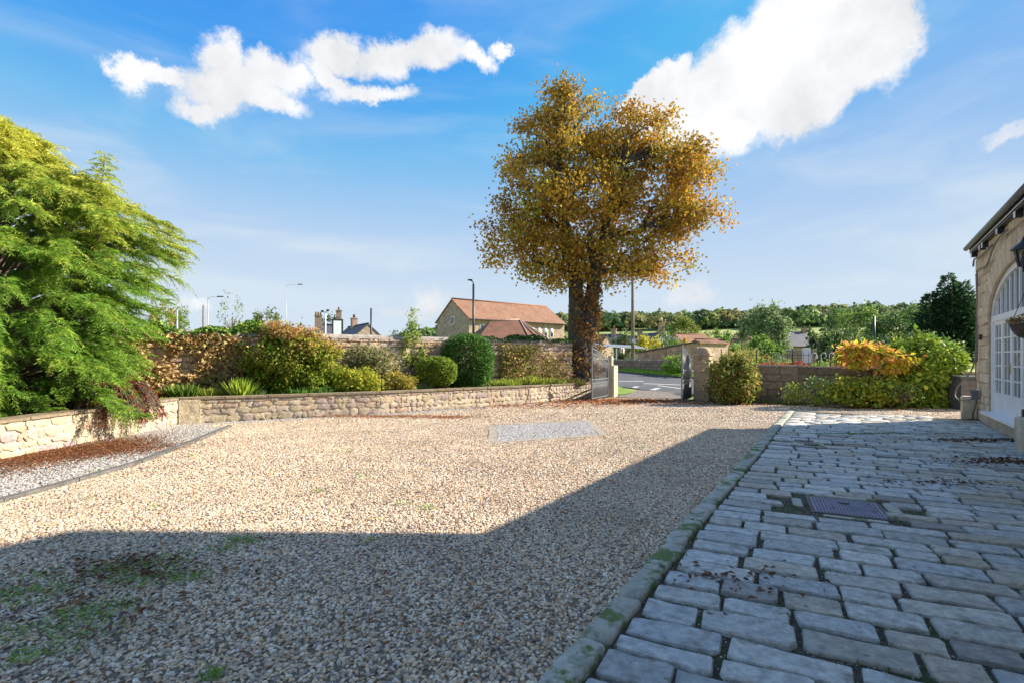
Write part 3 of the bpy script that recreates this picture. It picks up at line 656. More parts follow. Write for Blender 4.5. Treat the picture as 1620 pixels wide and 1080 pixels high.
# ================================================================ ROAD beyond the gate
rn = [(-14,53),(-4,41),(2.0,30.8),(5.03,24.1),(6.8,20.6),(9.5,19.4),(14,21),(30,26)]
rd = Vector((.47,-.883)); rnrm = Vector((.883,.47))
rf = [(-10,58),(2,45.5),(7.03,34.1),(9.0,30.2),(9.66,29.2),(13,26.5),(17,28.2),(32,33)]
gzf = lambda x, y: float(gz(x, y))
strip('road', rn, rf, lambda x, y: gzf(x, y)+.004, ASPH)
strip('driveway_apron', [(3.9,19.75),(4.6,20.6),(5.6,22.4)], [(6.5,18.9),(7.0,19.9),(7.4,20.6)], lambda x, y: gzf(x, y)+.008, M('apron', [(.16,.14,.12),(.24,.21,.18)], scale=8, bump=.4))
strip('entrance_kerb', [(3.7,19.9),(4.1,19.65),(6.4,18.05)], [(3.85,20.2),(4.25,19.92),(6.55,18.3)], .012, CONC)
VL, VR = [(7.03,34.1),(9.0,30.2),(9.66,29.2),(11.6,27.6)], [(7.75,35.0),(9.75,31.4),(10.6,30.4),(12.5,29.0)]
ve = np_obj('grass_verge', [(a,b,gzf(a,b)+.10) for a,b in VL]+[(a,b,gzf(a,b)+.24) for a,b in VR], [(i,4+i,5+i,i+1) for i in range(3)], TURF); ve['kind'] = 'structure'
n = 5000; t = rng.random(n)*3; q = rng.random(n); ii = t.astype(int).clip(0,2); fr = (t-ii)[:,None]; A_, B_ = np.array(VL), np.array(VR); P2 = (A_[ii]*(1-fr)+A_[ii+1]*fr)*(1-q[:,None])+(B_[ii]*(1-fr)+B_[ii+1]*fr)*q[:,None]
VG = np.column_stack([P2, gz(P2[:,0], P2[:,1])+.10+.14*q])
for nm, P, zz in (('road_kerb', [(7.03,34.1),(9.0,30.2),(9.66,29.2),(11.6,27.6)], .09),):
    m = MB()
    for i in range(3):
        a, b = P[i], P[i+1]; m.bar((a[0],a[1],gzf(*a)+.04), (b[0],b[1],gzf(*b)+.04), .14, .11)
    o = m.build(nm, M('dark_kerb', [(.10,.09,.08),(.15,.14,.12)]), None); o['kind'] = 'structure'
strip('near_verge', [(3.95,20.2),(4.2,21.8),(4.6,24.0)], [(4.6,20.4),(5.1,21.3),(5.03,24.1)], lambda x, y: gzf(x, y)+.03, TURF)
def mark(a, b, w):
    a, b = Vector(a), Vector(b); d = (b-a).normalized(); n = Vector((-d.y, d.x))*w/2; k = 6
    P = [a.lerp(b, i/k) for i in range(k+1)]
    strip('lane_marking', [tuple(p+n) for p in P], [tuple(p-n) for p in P], lambda x, y: gzf(x, y)+.010, PAINTW)
def rg(px, py):      # pixel to a point on the rising road
    v = py-567; z = 1808/(v+32); return ((px-810)/800*z, z)
mark(rg(975,602), rg(1018,602.5), .30); mark(rg(1018,606), rg(1078,608), .28); mark(rg(1040,609), rg(1078,614), .2); mark(rg(1003,612.5), rg(1008,610.5), .25); mark(rg(1032,616), rg(1042,613), .25)
# field wall across the road
fw = empty('roadside_wall', (0,0,0), label='low dark stone wall across the road behind the grass verge', cat='wall')
m = MB(); FA, FB = Vector((5.2,40.2)), Vector((9.75,31.2)); fn = Vector((.89,.45))*.35
m.poly([FA, FB, FB+fn, FA+fn], .3, 1.36); m.build('wall_body', M('dark_rubble', [(.20,.15,.12),(.32,.25,.20)], scale=4, var=.4, vscale=3, bump=1, bscale=6), fw)
FV = stone_set('stone', M('roadside_stone', [(.24,.18,.14),(.32,.25,.20),(.18,.14,.11)], 'random', var=.4, bump=.8), 6, jag=.1, asp=2)
stone_wall(fw, tuple(FA), tuple(FB), .55, .80, FV, (.17,.24), (.4,.75), .1, cap=80, seed=50, proud=.04, gap=.03)
for j in range(11): 
    p = FA.lerp(FB, (j+.5)/11)+fn*.5; MB().box((p.x,p.y,1.405),(.88,.42,.09),math.atan2(-.9,.45),.015).build('coping_stone', COPE_UP, fw)
# five-bar field gate
G1, G2 = Vector((9.9,30.8)), Vector((10.6,29.3)); gl = (G2-G1).length
fg = empty('field_gate', (G1.x, G1.y, .57), math.atan2((G2-G1).y, (G2-G1).x), label='weathered wooden field gate beside the roadside wall', cat='gate')
for z in (.12,.32,.52,.74,.98): MB().box((gl/2,0,z),(gl,.04,.07)).build('rail', M('bleached_wood', [(.38,.34,.28),(.5,.46,.38)], bump=.2), fg)
for s in (0, gl): MB().box((s,0,.5),(.09,.09,1.1)).build('gate_post', MATS['bleached_wood'], fg)
MB().bar((.1,.04,.12),(gl-.1,.04,.98),.05,.06).build('brace', MATS['bleached_wood'], fg); MB().bar((gl-.1,.045,.12),(.1,.045,.98),.05,.06).build('brace', MATS['bleached_wood'], fg)

# ================================================================ RIGHT WALL, BEHIND IT A RAISED BED
RW = [(6.95,17.75),(9.6,16.95),(14.6,15.35)]
rw = empty('front_wall', (0,0,0), label='brown ashlar wall with flat coping between gate pillar and green hedge', cat='wall')
RV = stone_set('stone', STONE_RT, 8, jag=.03, inset=.03, dome=.03, ch=.04, asp=2.2)
ht = (1.27,1.22,1.02); RO = off(RW, 0, .34); m = MB()
for i in range(2):
    a, b, c2, d2 = RW[i], RW[i+1], RO[i+1], RO[i]
    m.add([(*a,0),(*b,0),(*c2,0),(*d2,0),(*a,ht[i]),(*b,ht[i+1]),(*c2,ht[i+1]),(*d2,ht[i])], [(3,2,1,0),(4,5,6,7),(0,1,5,4),(1,2,6,5),(2,3,7,6),(3,0,4,7)])
    L0 = (Vector(b)-Vector(a)).length
    stone_wall(rw, a, b, 0, (lambda s, i=i, L0=L0: ht[i]+(ht[i+1]-ht[i])*s/L0), RV, (.22,.27), (.42,.72), .1, cap=90, seed=60+i, proud=.03, gap=.012)
    k = round(L0/.9); aa_, bb_ = Vector(a), Vector(b); d = (bb_-aa_).normalized(); n = Vector((-d.y,d.x))
    for j in range(k):
        p0 = aa_.lerp(bb_, j/k+.003)-n*.05; p1 = aa_.lerp(bb_, (j+1)/k-.003)-n*.05; h0 = ht[i]+(ht[i+1]-ht[i])*j/k; h1 = ht[i]+(ht[i+1]-ht[i])*(j+1)/k
        q0, q1 = p0+n*.42, p1+n*.42
        MB().add([(*p0,h0+.002),(*p1,h1+.002),(*q1,h1+.002),(*q0,h0+.002),(*p0,h0+.062),(*p1,h1+.062),(*q1,h1+.062),(*q0,h0+.062)], [(3,2,1,0),(4,5,6,7),(0,1,5,4),(1,2,6,5),(2,3,7,6),(3,0,4,7)]).build('coping_stone', COPE_RT, rw)
m.build('mortar_core', MORT_RT, rw)
m = MB(); RO2 = off(RW, 0, .36); m.poly([RO2[0],RO2[1],RO2[2],(15.4,17.6),(10.4,19.2),(7.8,19.4)], .0, 1.0); o = m.build('raised_ground', SOIL); o['kind'] = 'structure'
# iron railings behind the wall
ri = empty('iron_railings', (0,0,0), label='thin black iron railings with curled tops above the front wall', cat='railings')
RA = [(7.7,18.6),(10.2,18.0),(15.0,16.6)]
def along(P, s):
    for i in range(len(P)-1):
        a, b = Vector(P[i]), Vector(P[i+1]); l = (b-a).length
        if s <= l: return a+(b-a)*s/l, (b-a).normalized()
        s -= l
    return b, (b-a).normalized()
s = 0; k = 0
while s < 7.4:
    p, d = along(RA, s); m = MB(); big = (k % 7 == 0)
    m.tube([(p.x,p.y,.98),(p.x,p.y,1.83 if big else 1.70),(p.x,p.y,1.90 if big else 1.76)], [.018 if big else .007, .018 if big else .007, .001], 6)
    m.build('post' if big else 'bar', IRON_D, ri)
    s += .17; k += 1
m = MB()
for zz in (1.12, 1.63):
    P = [along(RA, q)[0] for q in np.linspace(0, 7.4, 9)]; m.tube([(q.x,q.y,zz) for q in P], .009, 5)
m.build('rail', IRON_D, ri)
for px in (1284,1299,1312,1414,1430,1447):
    c = at(px, 562, 17.6); m = MB(); m.tube([(c.x,c.y,1.2)]+[(c.x+.09*(1-math.cos(t)), c.y, c.z+.10*math.sin(t)) for t in np.linspace(0, 4.6, 10)], .011, 5); m.build('curl', WHITEP, ri)
nb_ = empty('notice_cabinet', (at(1276,560,19.3).x, 19.3, 1.0), label='small white cabinet on two legs standing behind the front wall', cat='cabinet')
MB().box((0,0,.62),(.27,.12,.56),0,.01).build('cabinet_box', WHITEP, nb_); MB().box((-.09,0,.17),(.03,.03,.34)).build('leg', IRON_D, nb_); MB().box((.09,0,.17),(.03,.03,.34)).build('leg', IRON_D, nb_)
MB().box((.145,0,.62),(.02,.13,.6)).build('side_trim', IRON_D, nb_)

# ================================================================ RIGHT BUILDING
AO = Vector((11.2, 12.2)); rot = math.atan2(-.823, -.568)
hb = empty('coach_house', (AO.x, AO.y, 0), rot, label='sandstone coach house with white arched glazed doors on the right', cat='building')
EC, EW, ES, ER = 3.78, 2.42, 2.28, 1.0      # arch centre, half width, springing, rise
def arch(s, o=0): 
    q = (s-EC)/(EW+o); return ES+(ER+o)*math.sqrt(max(0, 1-q*q))
def inopen(s, z, o=0): return abs(s-EC) < EW+o and z > (.32-o) and z < (arch(s, o) if abs(s-EC) < EW+o else 0)
m = MB(); D = .5
m.box((EC-EW-(EC-EW)/2, .02+D/2, 2.025),(EC-EW, D, 4.05)); m.box((EC+EW+.9, .02+D/2, 2.025),(1.8, D, 4.05)); m.box((EC, .02+D/2, .15),(2*EW, D, .30))
n = 48
for i in range(n):
    s0, s1 = EC-EW+2*EW*i/n, EC-EW+2*EW*(i+1)/n; h0, h1 = arch(s0), arch(s1)
    m.add([(s0,.02,h0),(s1,.02,h1),(s1,.02,4.05),(s0,.02,4.05),(s0,.02+D,h0),(s1,.02+D,h1),(s1,.02+D,4.05),(s0,.02+D,4.05)], [(0,1,2,3),(7,6,5,4),(0,4,5,1)])
m.box((.02+D/2-.02, 3.0, 2.025),(D, 5.0, 4.05))
m.build('wall_core', HOUSE_MO, hb)
HV = stone_set('stone', HOUSE_ST, 8, jag=.03, inset=.03, dome=.02, ch=.04, asp=1.6)
r = random.Random(9); z = .0
dx, dy, dzv = Vector((1,0,0)), Vector((0,0,1)), Vector((0,-1,0))
while z < 4.0:
    h = r.choice((.17,.22,.27,.31)); h = min(h, 4.03-z); s = 0.0
    while s < 7.2:
        l = r.uniform(.22,.55) if s < 1.3 else r.uniform(.35,.7)
        if s < EC-EW and s+l > EC-EW-.12 and .3 < z < ES+.4: l = max(.08, EC-EW-s)
        mid = s+l/2
        ok = not inopen(mid, z+h/2, .02) and not inopen(s+.03, z+h/2, 0) and not inopen(s+l-.03, z+h/2, 0)
        if z+h/2 > ES and abs(mid-EC) < EW+.6 and z+h/2 < arch(mid, .5): ok = False
        if abs(mid-EC) < EW+.06 and z < .3 and z+h > .32: h_ = .31-z
        else: h_ = h
        if ok and h_ > .05: place(r.choice(HV), 'stone', face_matrix(Vector((mid,.021,z+h_/2)), dx, dy, dzv, l-.012, h_-.012, .028+r.uniform(-.006,.008)), hb)
        s += l
    z += h
nv = 21      # voussoirs of the arch
for i in range(nv):
    t0, t1 = math.pi*(1-i/nv)-.004, math.pi*(1-(i+1)/nv)+.004; pts = []
    for t, o in ((t0,.0),(t1,.0),(t1,.5),(t0,.5)): pts.append((EC+(EW+o)*math.cos(t), ES+(ER+o)*math.sin(t)))
    pts = [(x_, min(z_, 4.02)) for x_, z_ in pts]
    m = MB(); m.add([(x_, -.022, z_) for x_, z_ in pts]+[(x_, .019, z_) for x_, z_ in pts], [(0,1,2,3),(7,6,5,4),(0,4,5,1),(1,5,6,2),(2,6,7,3),(3,7,4,0)]); m.build('voussoir', HOUSE_ST, hb)
# eaves, gutter, roof
m = MB(); m.box((3.95,-.04,4.045),(8.1,.12,.03)); m.build('soffit_board', IRON_D, hb)
m = MB(); m.box((3.97,-.105,4.13),(8.06,.022,.13)); m.build('fascia', M('dark_fascia', [(.05,.05,.055)], rough=.5, bump=0), hb)
m = MB(); m.box((3.97,-.120,4.075),(8.06,.010,.018)); m.build('fascia_trim', WHITEP, hb)
m = MB(); m.tube([(-.07,-.175,4.17),(8.0,-.175,4.17)], .056, 12); m.build('gutter', LEADG, hb)
for s in (.15,1.15,1.45,2.9,4.3,5.7):
    MB().box((s,-.04,3.975),(.09,.13,.11)).build('rafter_foot', IRON_D, hb); MB().box((s,-.111,3.975),(.088,.012,.108)).build('rafter_end', WHITEP, hb)
pt = math.tan(R(32)); rz_ = 4.20+3.23*pt; m = MB(); V = [(-.05,-.13,4.20),(8.0,-.13,4.20),(8.0,3.1,rz_),(-.05,3.1,rz_)]; m.add(V+[(a,b,c+.06) for a,b,c in V], [(3,2,1,0),(4,5,6,7),(0,1,5,4),(1,2,6,5),(2,3,7,6),(3,0,4,7)])
V = [(-.05,6.5,4.20),(8.0,6.5,4.20),(8.0,3.1,rz_),(-.05,3.1,rz_)]; m.add(V+[(a,b,c+.06) for a,b,c in V], [(0,1,2,3),(7,6,5,4),(0,4,5,1),(1,5,6,2),(2,6,7,3),(3,7,4,0)])
m.build('roof', SLATE, hb)
m = MB(); m.add([(0.02,.1,4.05),(0.02,6.0,4.05),(.02,3.1,4.1+3*pt),(.4,.1,4.05),(.4,6.0,4.05),(.4,3.1,4.1+3*pt)], [(0,2,1),(3,4,5),(0,3,5,2),(1,2,5,4)]); m.build('gable', HOUSE_MO, hb)
# arched door frame with glazed leaves
fy = .10
def band(o0, o1, y0, y1, nm, mat, parent):
    m = MB(); ts = np.linspace(math.pi, 0, 41); P = []
    prof = [(EC-EW, .32)]; inner = []; outer_ = []
    for o, L_ in ((o0, outer_), (o1, inner)):
        L_.append((EC-EW+o, .34)); 
        for t in ts: L_.append((EC+(EW-o)*math.cos(t), ES+(ER-o)*math.sin(t)))
        L_.append((EC+EW-o, .34))
    k = len(inner); V = [(x_, y0, z_) for x_, z_ in outer_]+[(x_, y0, z_) for x_, z_ in inner]+[(x_, y1, z_) for x_, z_ in outer_]+[(x_, y1, z_) for x_, z_ in inner]; F = []
    for i in range(k-1): F += [(i, i+1, k+i+1, k+i), (2*k+i, 3*k+i, 3*k+i+1, 2*k+i+1), (k+i, k+i+1, 3*k+i+1, 3*k+i), (i, 2*k+i, 2*k+i+1, i+1)]
    m.add(V, F); return m.build(nm, mat, parent)
band(.0, .11, fy-.05, fy+.08, 'door_frame', WHITEP, hb)
TR = 2.34
m = MB(); m.box((EC, fy, TR),(2*EW-.24,.10,.12)); m.build('transom', WHITEP, hb)
MB().box((EC, -.02, .335),(2*EW+.1,.22,.05)).build('door_sill', WHITEP, hb)
nl = 6; lw_ = (2*EW-.24)/nl
for i in range(nl):
    s0 = EC-EW+.12+i*lw_; e = bpy.data.objects.new('door_leaf', None); link(e, hb); e.location = (s0, fy, .36); LH = TR-.06-.36; st = .085
    m = MB(); m.box((st/2+.004,0,LH/2),(st,.05,LH)); m.box((lw_-st/2-.004,0,LH/2),(st,.05,LH)); m.box((lw_/2,0,LH-.04),(lw_-2*st-.01,.048,.08)); m.box((lw_/2,0,.05),(lw_-2*st-.01,.048,.10))
    m.box((lw_/2,0,.24),(lw_-2*st-.01,.03,.28)); m.box((lw_/2,0,.40),(lw_-2*st-.01,.048,.05)); m.build('leaf_frame', WHITEP, e)
    gw, gh = lw_-2*st-.01, LH-.08-.425; m = MB(); m.box((lw_/2,0,.425+gh/2),(.028,.032,gh))
    for q in range(1,5): m.box((lw_/2,0,.425+gh*q/5),(gw,.030,.028))
    m.build('glazing_bars', WHITEP, e)
    for q in range(5):
        for w_ in (0,1): MB().box((st+.005+gw*(.25+.5*w_), .004, .425+gh*(q+.5)/5),(gw/2-.03,.006,gh/5-.03)).build('pane', GLASS, e)
    if i == 1: m = MB(); m.box((lw_-.04,-.03,.95),(.035,.012,.20)); m.tube([(lw_-.04,-.03,.99),(lw_-.04,-.08,.99),(lw_-.16,-.085,.99)], .009, 6); m.build('door_handle', BRASS, e)
# fanlight
m = MB(); k = 13
for i in range(1, k):
    s = EC-EW+2*EW*i/k; z1 = arch(s,-.1)-.0
    if z1 > TR+.12: m.box((s, fy, (TR+.06+z1)/2),(.035 if i%2 else .05,.04,z1-TR-.06))
m.build('fanlight_bars', WHITEP, hb)
for i in range(k):
    s0, s1 = EC-EW+2*EW*i/k+.02, EC-EW+2*EW*(i+1)/k-.02; h0, h1 = arch(s0,-.10), arch(s1,-.10)
    if max(h0,h1) < TR+.08: continue
    h0, h1 = max(h0, TR+.061), max(h1, TR+.061)
    MB().add([(s0,fy+.012,TR+.058),(s1,fy+.012,TR+.058),(s1,fy+.012,h1),(s0,fy+.012,h0),(s0,fy+.02,TR+.058),(s1,fy+.02,TR+.058),(s1,fy+.02,h1),(s0,fy+.02,h0)], [(0,1,2,3),(7,6,5,4),(0,4,5,1),(1,5,6,2),(2,6,7,3),(3,7,4,0)]).build('fanlight_pane', GLASS, hb)
MB().box((.1,-.15,.30),(.3,.26,.60),0,.02).build('corner_stone', PALEST, hb)
MB().box((.55,-.10,.66),(.16,.12,.22),0,.01).build('meter_box', LEADG, hb)
MB().box((.86,-.05,1.98),(.07,.05,.12)).build('sensor', IRON_D, hb)
def cable(pts, rr=.012):
    P = [Vector(p) for p in pts]; Q = []
    for i in range(len(P)-1):
        a = P[max(i-1,0)]; b = P[i]; c = P[i+1]; d = P[min(i+2,len(P)-1)]
        for t in (0,.25,.5,.75): Q.append(.5*((2*b)+(c-a)*t+(2*a-5*b+4*c-d)*t*t+(3*b-a-3*c+d)*t**3))
    Q.append(P[-1]); return MB().tube(Q, rr, 6).build('cable', CABLE, hb)
cable([(.55,-.06,.60),(.50,-.10,.35),(.42,-.12,.2),(.35,-.10,.03)], .022); cable([(.60,-.06,.6),(.3,-.25,.5),(-.25,-.35,.55),(-.32,-.3,.8),(.05,-.1,1.2),(.3,-.05,1.7),(.42,-.05,2.6),(.45,-.05,3.3),(.6,-.06,3.55),(1.6,-.06,3.50),(2.6,-.08,3.80),(3.6,-.08,3.86)], .016)
cable([(.45,-.06,.8),(.42,-.07,1.2),(.62,-.09,1.5),(.72,-.09,1.6),(.62,-.08,1.72),(.48,-.08,1.6),(.55,-.06,1.45),(.5,-.05,2.2),(.40,-.05,2.9),(.3,-.05,3.5)], .010)
cable([(.05,-.06,3.72),(.35,-.08,3.84),(.9,-.06,3.80),(2.2,-.06,3.84)], .02)
MB().box((5.25,-.13,.29),(.36,.24,.58),0,.02).build('step_block', PALEST, hb)
MB().box((5.15,-.13,.64),(.09,.09,.12),0,.01).build('bolt_post', IRON_D, hb)
# taller house standing beyond the frame: it throws the long shade over the courtyard
th = empty('main_house', (0,0,0), label='tall house just outside the picture whose shade crosses the courtyard', cat='house')
w3 = Vector((.568,.823,0)); E0 = Vector((6.66,5.87,4.2)); R0_ = Vector((11.1,7.80,9.2)); B0 = Vector((15.5,4.4,4.2)); E1 = E0-w3*15; R1 = R0_-w3*17; B1 = B0-w3*15
def dn(v, z=0): return (v.x, v.y, z)
m = MB(); ins = Vector((.16,-.11,0)); e0, e1 = E0+ins, E1+ins
m.add([dn(e0),dn(e1),dn(B1),dn(B0),dn(e0,4.18),dn(e1,4.18),dn(B1,4.18),dn(B0,4.18)], [(0,1,5,4),(1,2,6,5),(2,3,7,6),(3,0,4,7),(4,5,6,7)]); m.build('wall', HOUSE_ST, th)
m = MB(); m.add([E0,E1,B1,B0,R0_,R1], [(0,1,5,4),(0,4,3),(3,4,5,2),(1,2,5),(0,3,2,1)]); m.build('roof', SLATE, th)

# lantern and hanging basket on the coach house
def hw(s, y, z): c, sn = math.cos(rot), math.sin(rot); return Vector((AO.x+s*c-y*sn, AO.y+s*sn+y*c, z))
q = hw(5.9,-.30,2.84); la = empty('wall_lantern', q, rot, label='black hexagonal wall lantern above the arched doors', cat='lantern')
m = MB(); m.tube([(0,0,.02),(0,0,.03),(0,0,.26),(0,0,.27)], [.05,.06,.11,.11], 6); m.build('glass_body', GLASS, la)
m = MB(); m.tube([(0,0,.27),(0,0,.285),(0,0,.38),(0,0,.40),(0,0,.47)], [.15,.15,.05,.03,.005], 6); m.build('cap', IRON_D, la)
m = MB()
for i in range(6): t = i*math.pi/3; m.bar((.058*math.cos(t),.058*math.sin(t),.02),(.112*math.cos(t),.112*math.sin(t),.28),.014)
m.tube([(0,0,.02),(0,0,-.05),(0,.05,-.1),(0,.16,-.1),(0,.25,0)], .012, 6); m.build('cage', IRON_D, la)
q = hw(6.5,-.36,1.93); hk = empty('hanging_basket', q, rot, label='wicker hanging basket on a wall hook beside the arched doors', cat='hanging basket')
m = MB(); m.tube([(0,0,-.16),(0,0,-.12),(0,0,-.03),(0,0,.05)], [.03,.12,.18,.20], 14); m.build('basket', M('wicker', [(.06,.045,.035),(.12,.09,.07)], bscale=60, bump=1), hk)
m = MB(); m.tube([(0,0,.05),(0,0,.075)], [.21,.21], 14); m.build('rim', M('wicker_rim', [(.22,.18,.14)], bump=.5), hk)
m = MB()
for i in range(3): t = i*2.094; m.tube([(.19*math.cos(t),.19*math.sin(t),.06),(0,0,.62)], .004, 4)
m.build('chain', IRON_D, hk)
P, o_ = blob(500, (0,0,.12), (.2,.2,.08), 12); leaves('dead_foliage', P, pick([(.2,.12,.06),(.28,.2,.1)], 500), .05, LEAF, hk, o_)

# grey storage bin
q = at(1517, 640, 15.3); sb_ = empty('storage_bin', (13.45, 14.95, 0), R(-14), label='dark grey storage bin with overhanging lid between hedge and building', cat='bin')
m = MB(); m.box((0,0,.47),(.62,.62,.9)); m.build('bin_body', GREYW, sb_)
for z in (.16,.45,.74): MB().box((0,-.318,z),(.60,.018,.26)).build('panel', GREYW, sb_)
for s in (-1,1): MB().box((s*.29,-.33,.46),(.06,.03,.9)).build('corner_post', GREYW, sb_)
MB().box((0,-.02,.965),(.74,.74,.07),0,.015).build('lid', M('bin_lid', [(.09,.12,.12)], rough=.5, bump=0), sb_)
MB().box((0,-.335,.55),(.05,.02,.06)).build('catch', IRON_D, sb_)

# ================================================================ HORSE CHESTNUT
TX, TY = 2.78, 20.6
ct = empty('chestnut_tree', (TX, TY, .45), label='large chestnut tree with golden brown autumn leaves beside the gate', cat='tree')
def tl(px, py, dy=0): y = TY+dy; v = at(px, py, y); return Vector((v.x-TX, dy, v.z-.45))
m = MB()
m.tube([(0,0,-.1),(0,0,.15),(-.02,0,.6),(-.02,0,1.4),(-.10,0,2.3),(-.16,.02,3.4),(-.20,.05,4.6)], [.72,.58,.50,.47,.40,.31,.27], 14)
m.tube([(.10,.05,.0),(.14,.05,.8),(.20,.05,1.6),(.34,.05,2.6),(.50,.1,3.6),(.62,.1,4.6)], [.52,.46,.42,.36,.29,.25], 12)
m.tube([(.2,-.3,0),(.42,-.30,.6),(.60,-.2,1.5)], [.16,.10,.05], 8)
m.build('trunk', BARK, ct)
CB = [(890,215,0,75,88,1.6),(962,285,0,66,72,1.8),(1015,225,.3,75,80,1.6),(1065,300,0,78,85,1.7),(845,300,0,70,75,1.6),(930,335,0,90,78,2.0),(1040,380,0,85,65,1.7),(815,385,0,68,50,1.5),(880,410,-.3,75,45,1.5),
      (980,420,.2,70,40,1.5),(1100,340,0,50,55,1.2),(880,170,0,46,48,1.0),(1015,185,0,42,42,1.0),(770,405,0,28,22,.7),(1035,440,0,40,28,.9),(850,240,0,60,60,1.4),(955,220,.2,45,36,1.2),(935,420,.3,60,35,1.2),(1095,265,0,38,50,1.0),(895,335,0,110,70,2.4)]
sc_ = TY/800; cl = []
for i in range(400):
    b = random.choices(CB, [q[3]*q[4] for q in CB])[0]
    d = unit(rng.normal(size=3)); rr = rng.random()**.42
    c = tl(b[0]+d[0]*rr*b[3], b[1]-d[2]*rr*b[4]); c.y = .4+b[2]+d[1]*rr*b[5]*1.0; cl.append(c)
hubs = [(-.20,.05,4.6),(-.5,.1,6.2),(-.75,0,7.8),(-.85,0,9.3),(.62,.1,4.6),(1.0,.1,6.0),(1.45,.1,7.4),(1.7,0,9.0),(-.4,.5,5.6),(.3,-.5,6.0),(2.4,.2,6.2),(-1.9,0,5.0),(2.6,-.1,4.6),(-1.6,.3,7.2)]
hubs = [Vector(h) for h in hubs]; m = MB()
for a, b, r0, r1 in ((0,1,.26,.2),(1,2,.2,.14),(2,3,.14,.07),(4,5,.24,.19),(5,6,.19,.13),(6,7,.13,.06),(0,8,.15,.1),(4,9,.14,.09),(5,10,.15,.09),(0,11,.15,.08),(4,12,.14,.08),(1,13,.14,.08)):
    p, q = hubs[a], hubs[b]; mid = p.lerp(q,.5)+Vector((random.uniform(-.18,.18), random.uniform(-.18,.18), random.uniform(-.05,.12))); m.tube([p, mid, q], [r0, (r0+r1)/2, r1], 8)
HB = list(hubs)
for a, b in ((0,1),(1,2),(2,3),(4,5),(5,6),(6,7),(0,8),(4,9),(5,10),(0,11),(4,12),(1,13)):
    for t in (.2,.4,.6,.8): HB.append(hubs[a].lerp(hubs[b], t))
sub = random.sample(cl, 46)
for c in sub:      # secondary boughs
    hh = min(HB[:62], key=lambda h: (h-c).length+max(0, h.z-c.z)*.6); d = (c-hh).length; q = hh.lerp(c, .75); mid = hh.lerp(q,.5)+Vector((random.uniform(-.2,.2), random.uniform(-.2,.2), .12*d))
    m.tube([hh, mid, q], [.03+.022*d, .02+.013*d, .012], 6, False); HB += [mid, q, mid.lerp(q,.5)]
for c in cl:
    hh = min(HB, key=lambda h: (h-c).length+max(0, h.z-c.z)*.6); d = (c-hh).length
    mid = hh.lerp(c,.5)+Vector((random.uniform(-.2,.2), random.uniform(-.2,.2), .10*d)); m.tube([hh, mid, c], [.010+.010*d, .008+.005*d, .004], 4, False)
m.build('limbs', BARK, ct)
def palmate(P, cols, size, out):
    n = len(P); az = rng.random(n)*2*math.pi; D0 = np.stack([np.cos(az), np.sin(az), -.25-.5*rng.random(n)], 1); Nn = unit(np.array([0,0,1.])+.7*rng.normal(size=(n,3))); D0 = unit(D0); Sd = unit(np.cross(D0, Nn)); Vs, Fs, Cs = [], [], []; o = 0
    for k, an in enumerate((-1.25,-.6,0,.6,1.25)):
        D = D0*math.cos(an)+Sd*math.sin(an); D[:,2] -= .45+.3*rng.random(n)
        v, f = leaf_geo(P, D, Nn+.3*rng.normal(size=(n,3)), size*(1-.16*abs(k-2))*(.8+.4*rng.random(n)), .36)
        Vs.append(v); Fs.append(f+o); o += len(v); Cs.append(np.repeat(cols*(1+.12*rng.normal(size=(n,1))), 4, 0))
    return np.concatenate(Vs), np.concatenate(Fs), np.clip(np.concatenate(Cs), .004, .9)
NL = 40000; C_ = np.array([tuple(c) for c in cl]); ci = rng.integers(0, len(cl), NL); P = C_[ci]+np.clip(rng.normal(size=(NL,3)),-1.9,1.9)*np.where(rng.random((NL,1)) < .14, 1.35, 1.0)*np.array([.30,.28,.24])
CH = [(.54,.33,.055),(.44,.24,.045),(.29,.14,.035),(.44,.35,.06),(.28,.31,.06),(.62,.43,.08),(.21,.12,.04)]
tone = pick(CH, len(cl), .1)[ci]*.45+pick(CH, NL, .2, [3,3,2,3,2,2,1.5])*.55
gr = np.clip((P[:,2]-7)/5, 0, 1)[:,None]*.25; tone = tone*(1-gr)+np.array([.30,.26,.05])*gr
v, f, c = palmate(P, tone, .135, None); np_obj('crown', v, f, LEAF, ct, c)
# leafy shoots up the trunk
n = 2600; t = rng.random(n)**.8; an = rng.random(n)*6.28; hh = .3+3.6*t; rad = .42+.18*rng.random(n)+.25*(hh < 2)*rng.random(n); P = np.stack([.10+.15*t+np.cos(an)*rad*1.15, np.sin(an)*rad, hh], 1)
k = rng.random(n) < (.62+.5*np.sin(hh*5+an*2)); P = P[k]
v, f, c = palmate(P, pick([(.30,.15,.05),(.22,.11,.04),(.36,.22,.08),(.16,.14,.05)], len(P), .2), .115, None); np_obj('trunk_shoots', v, f, LEAF, ct, c)

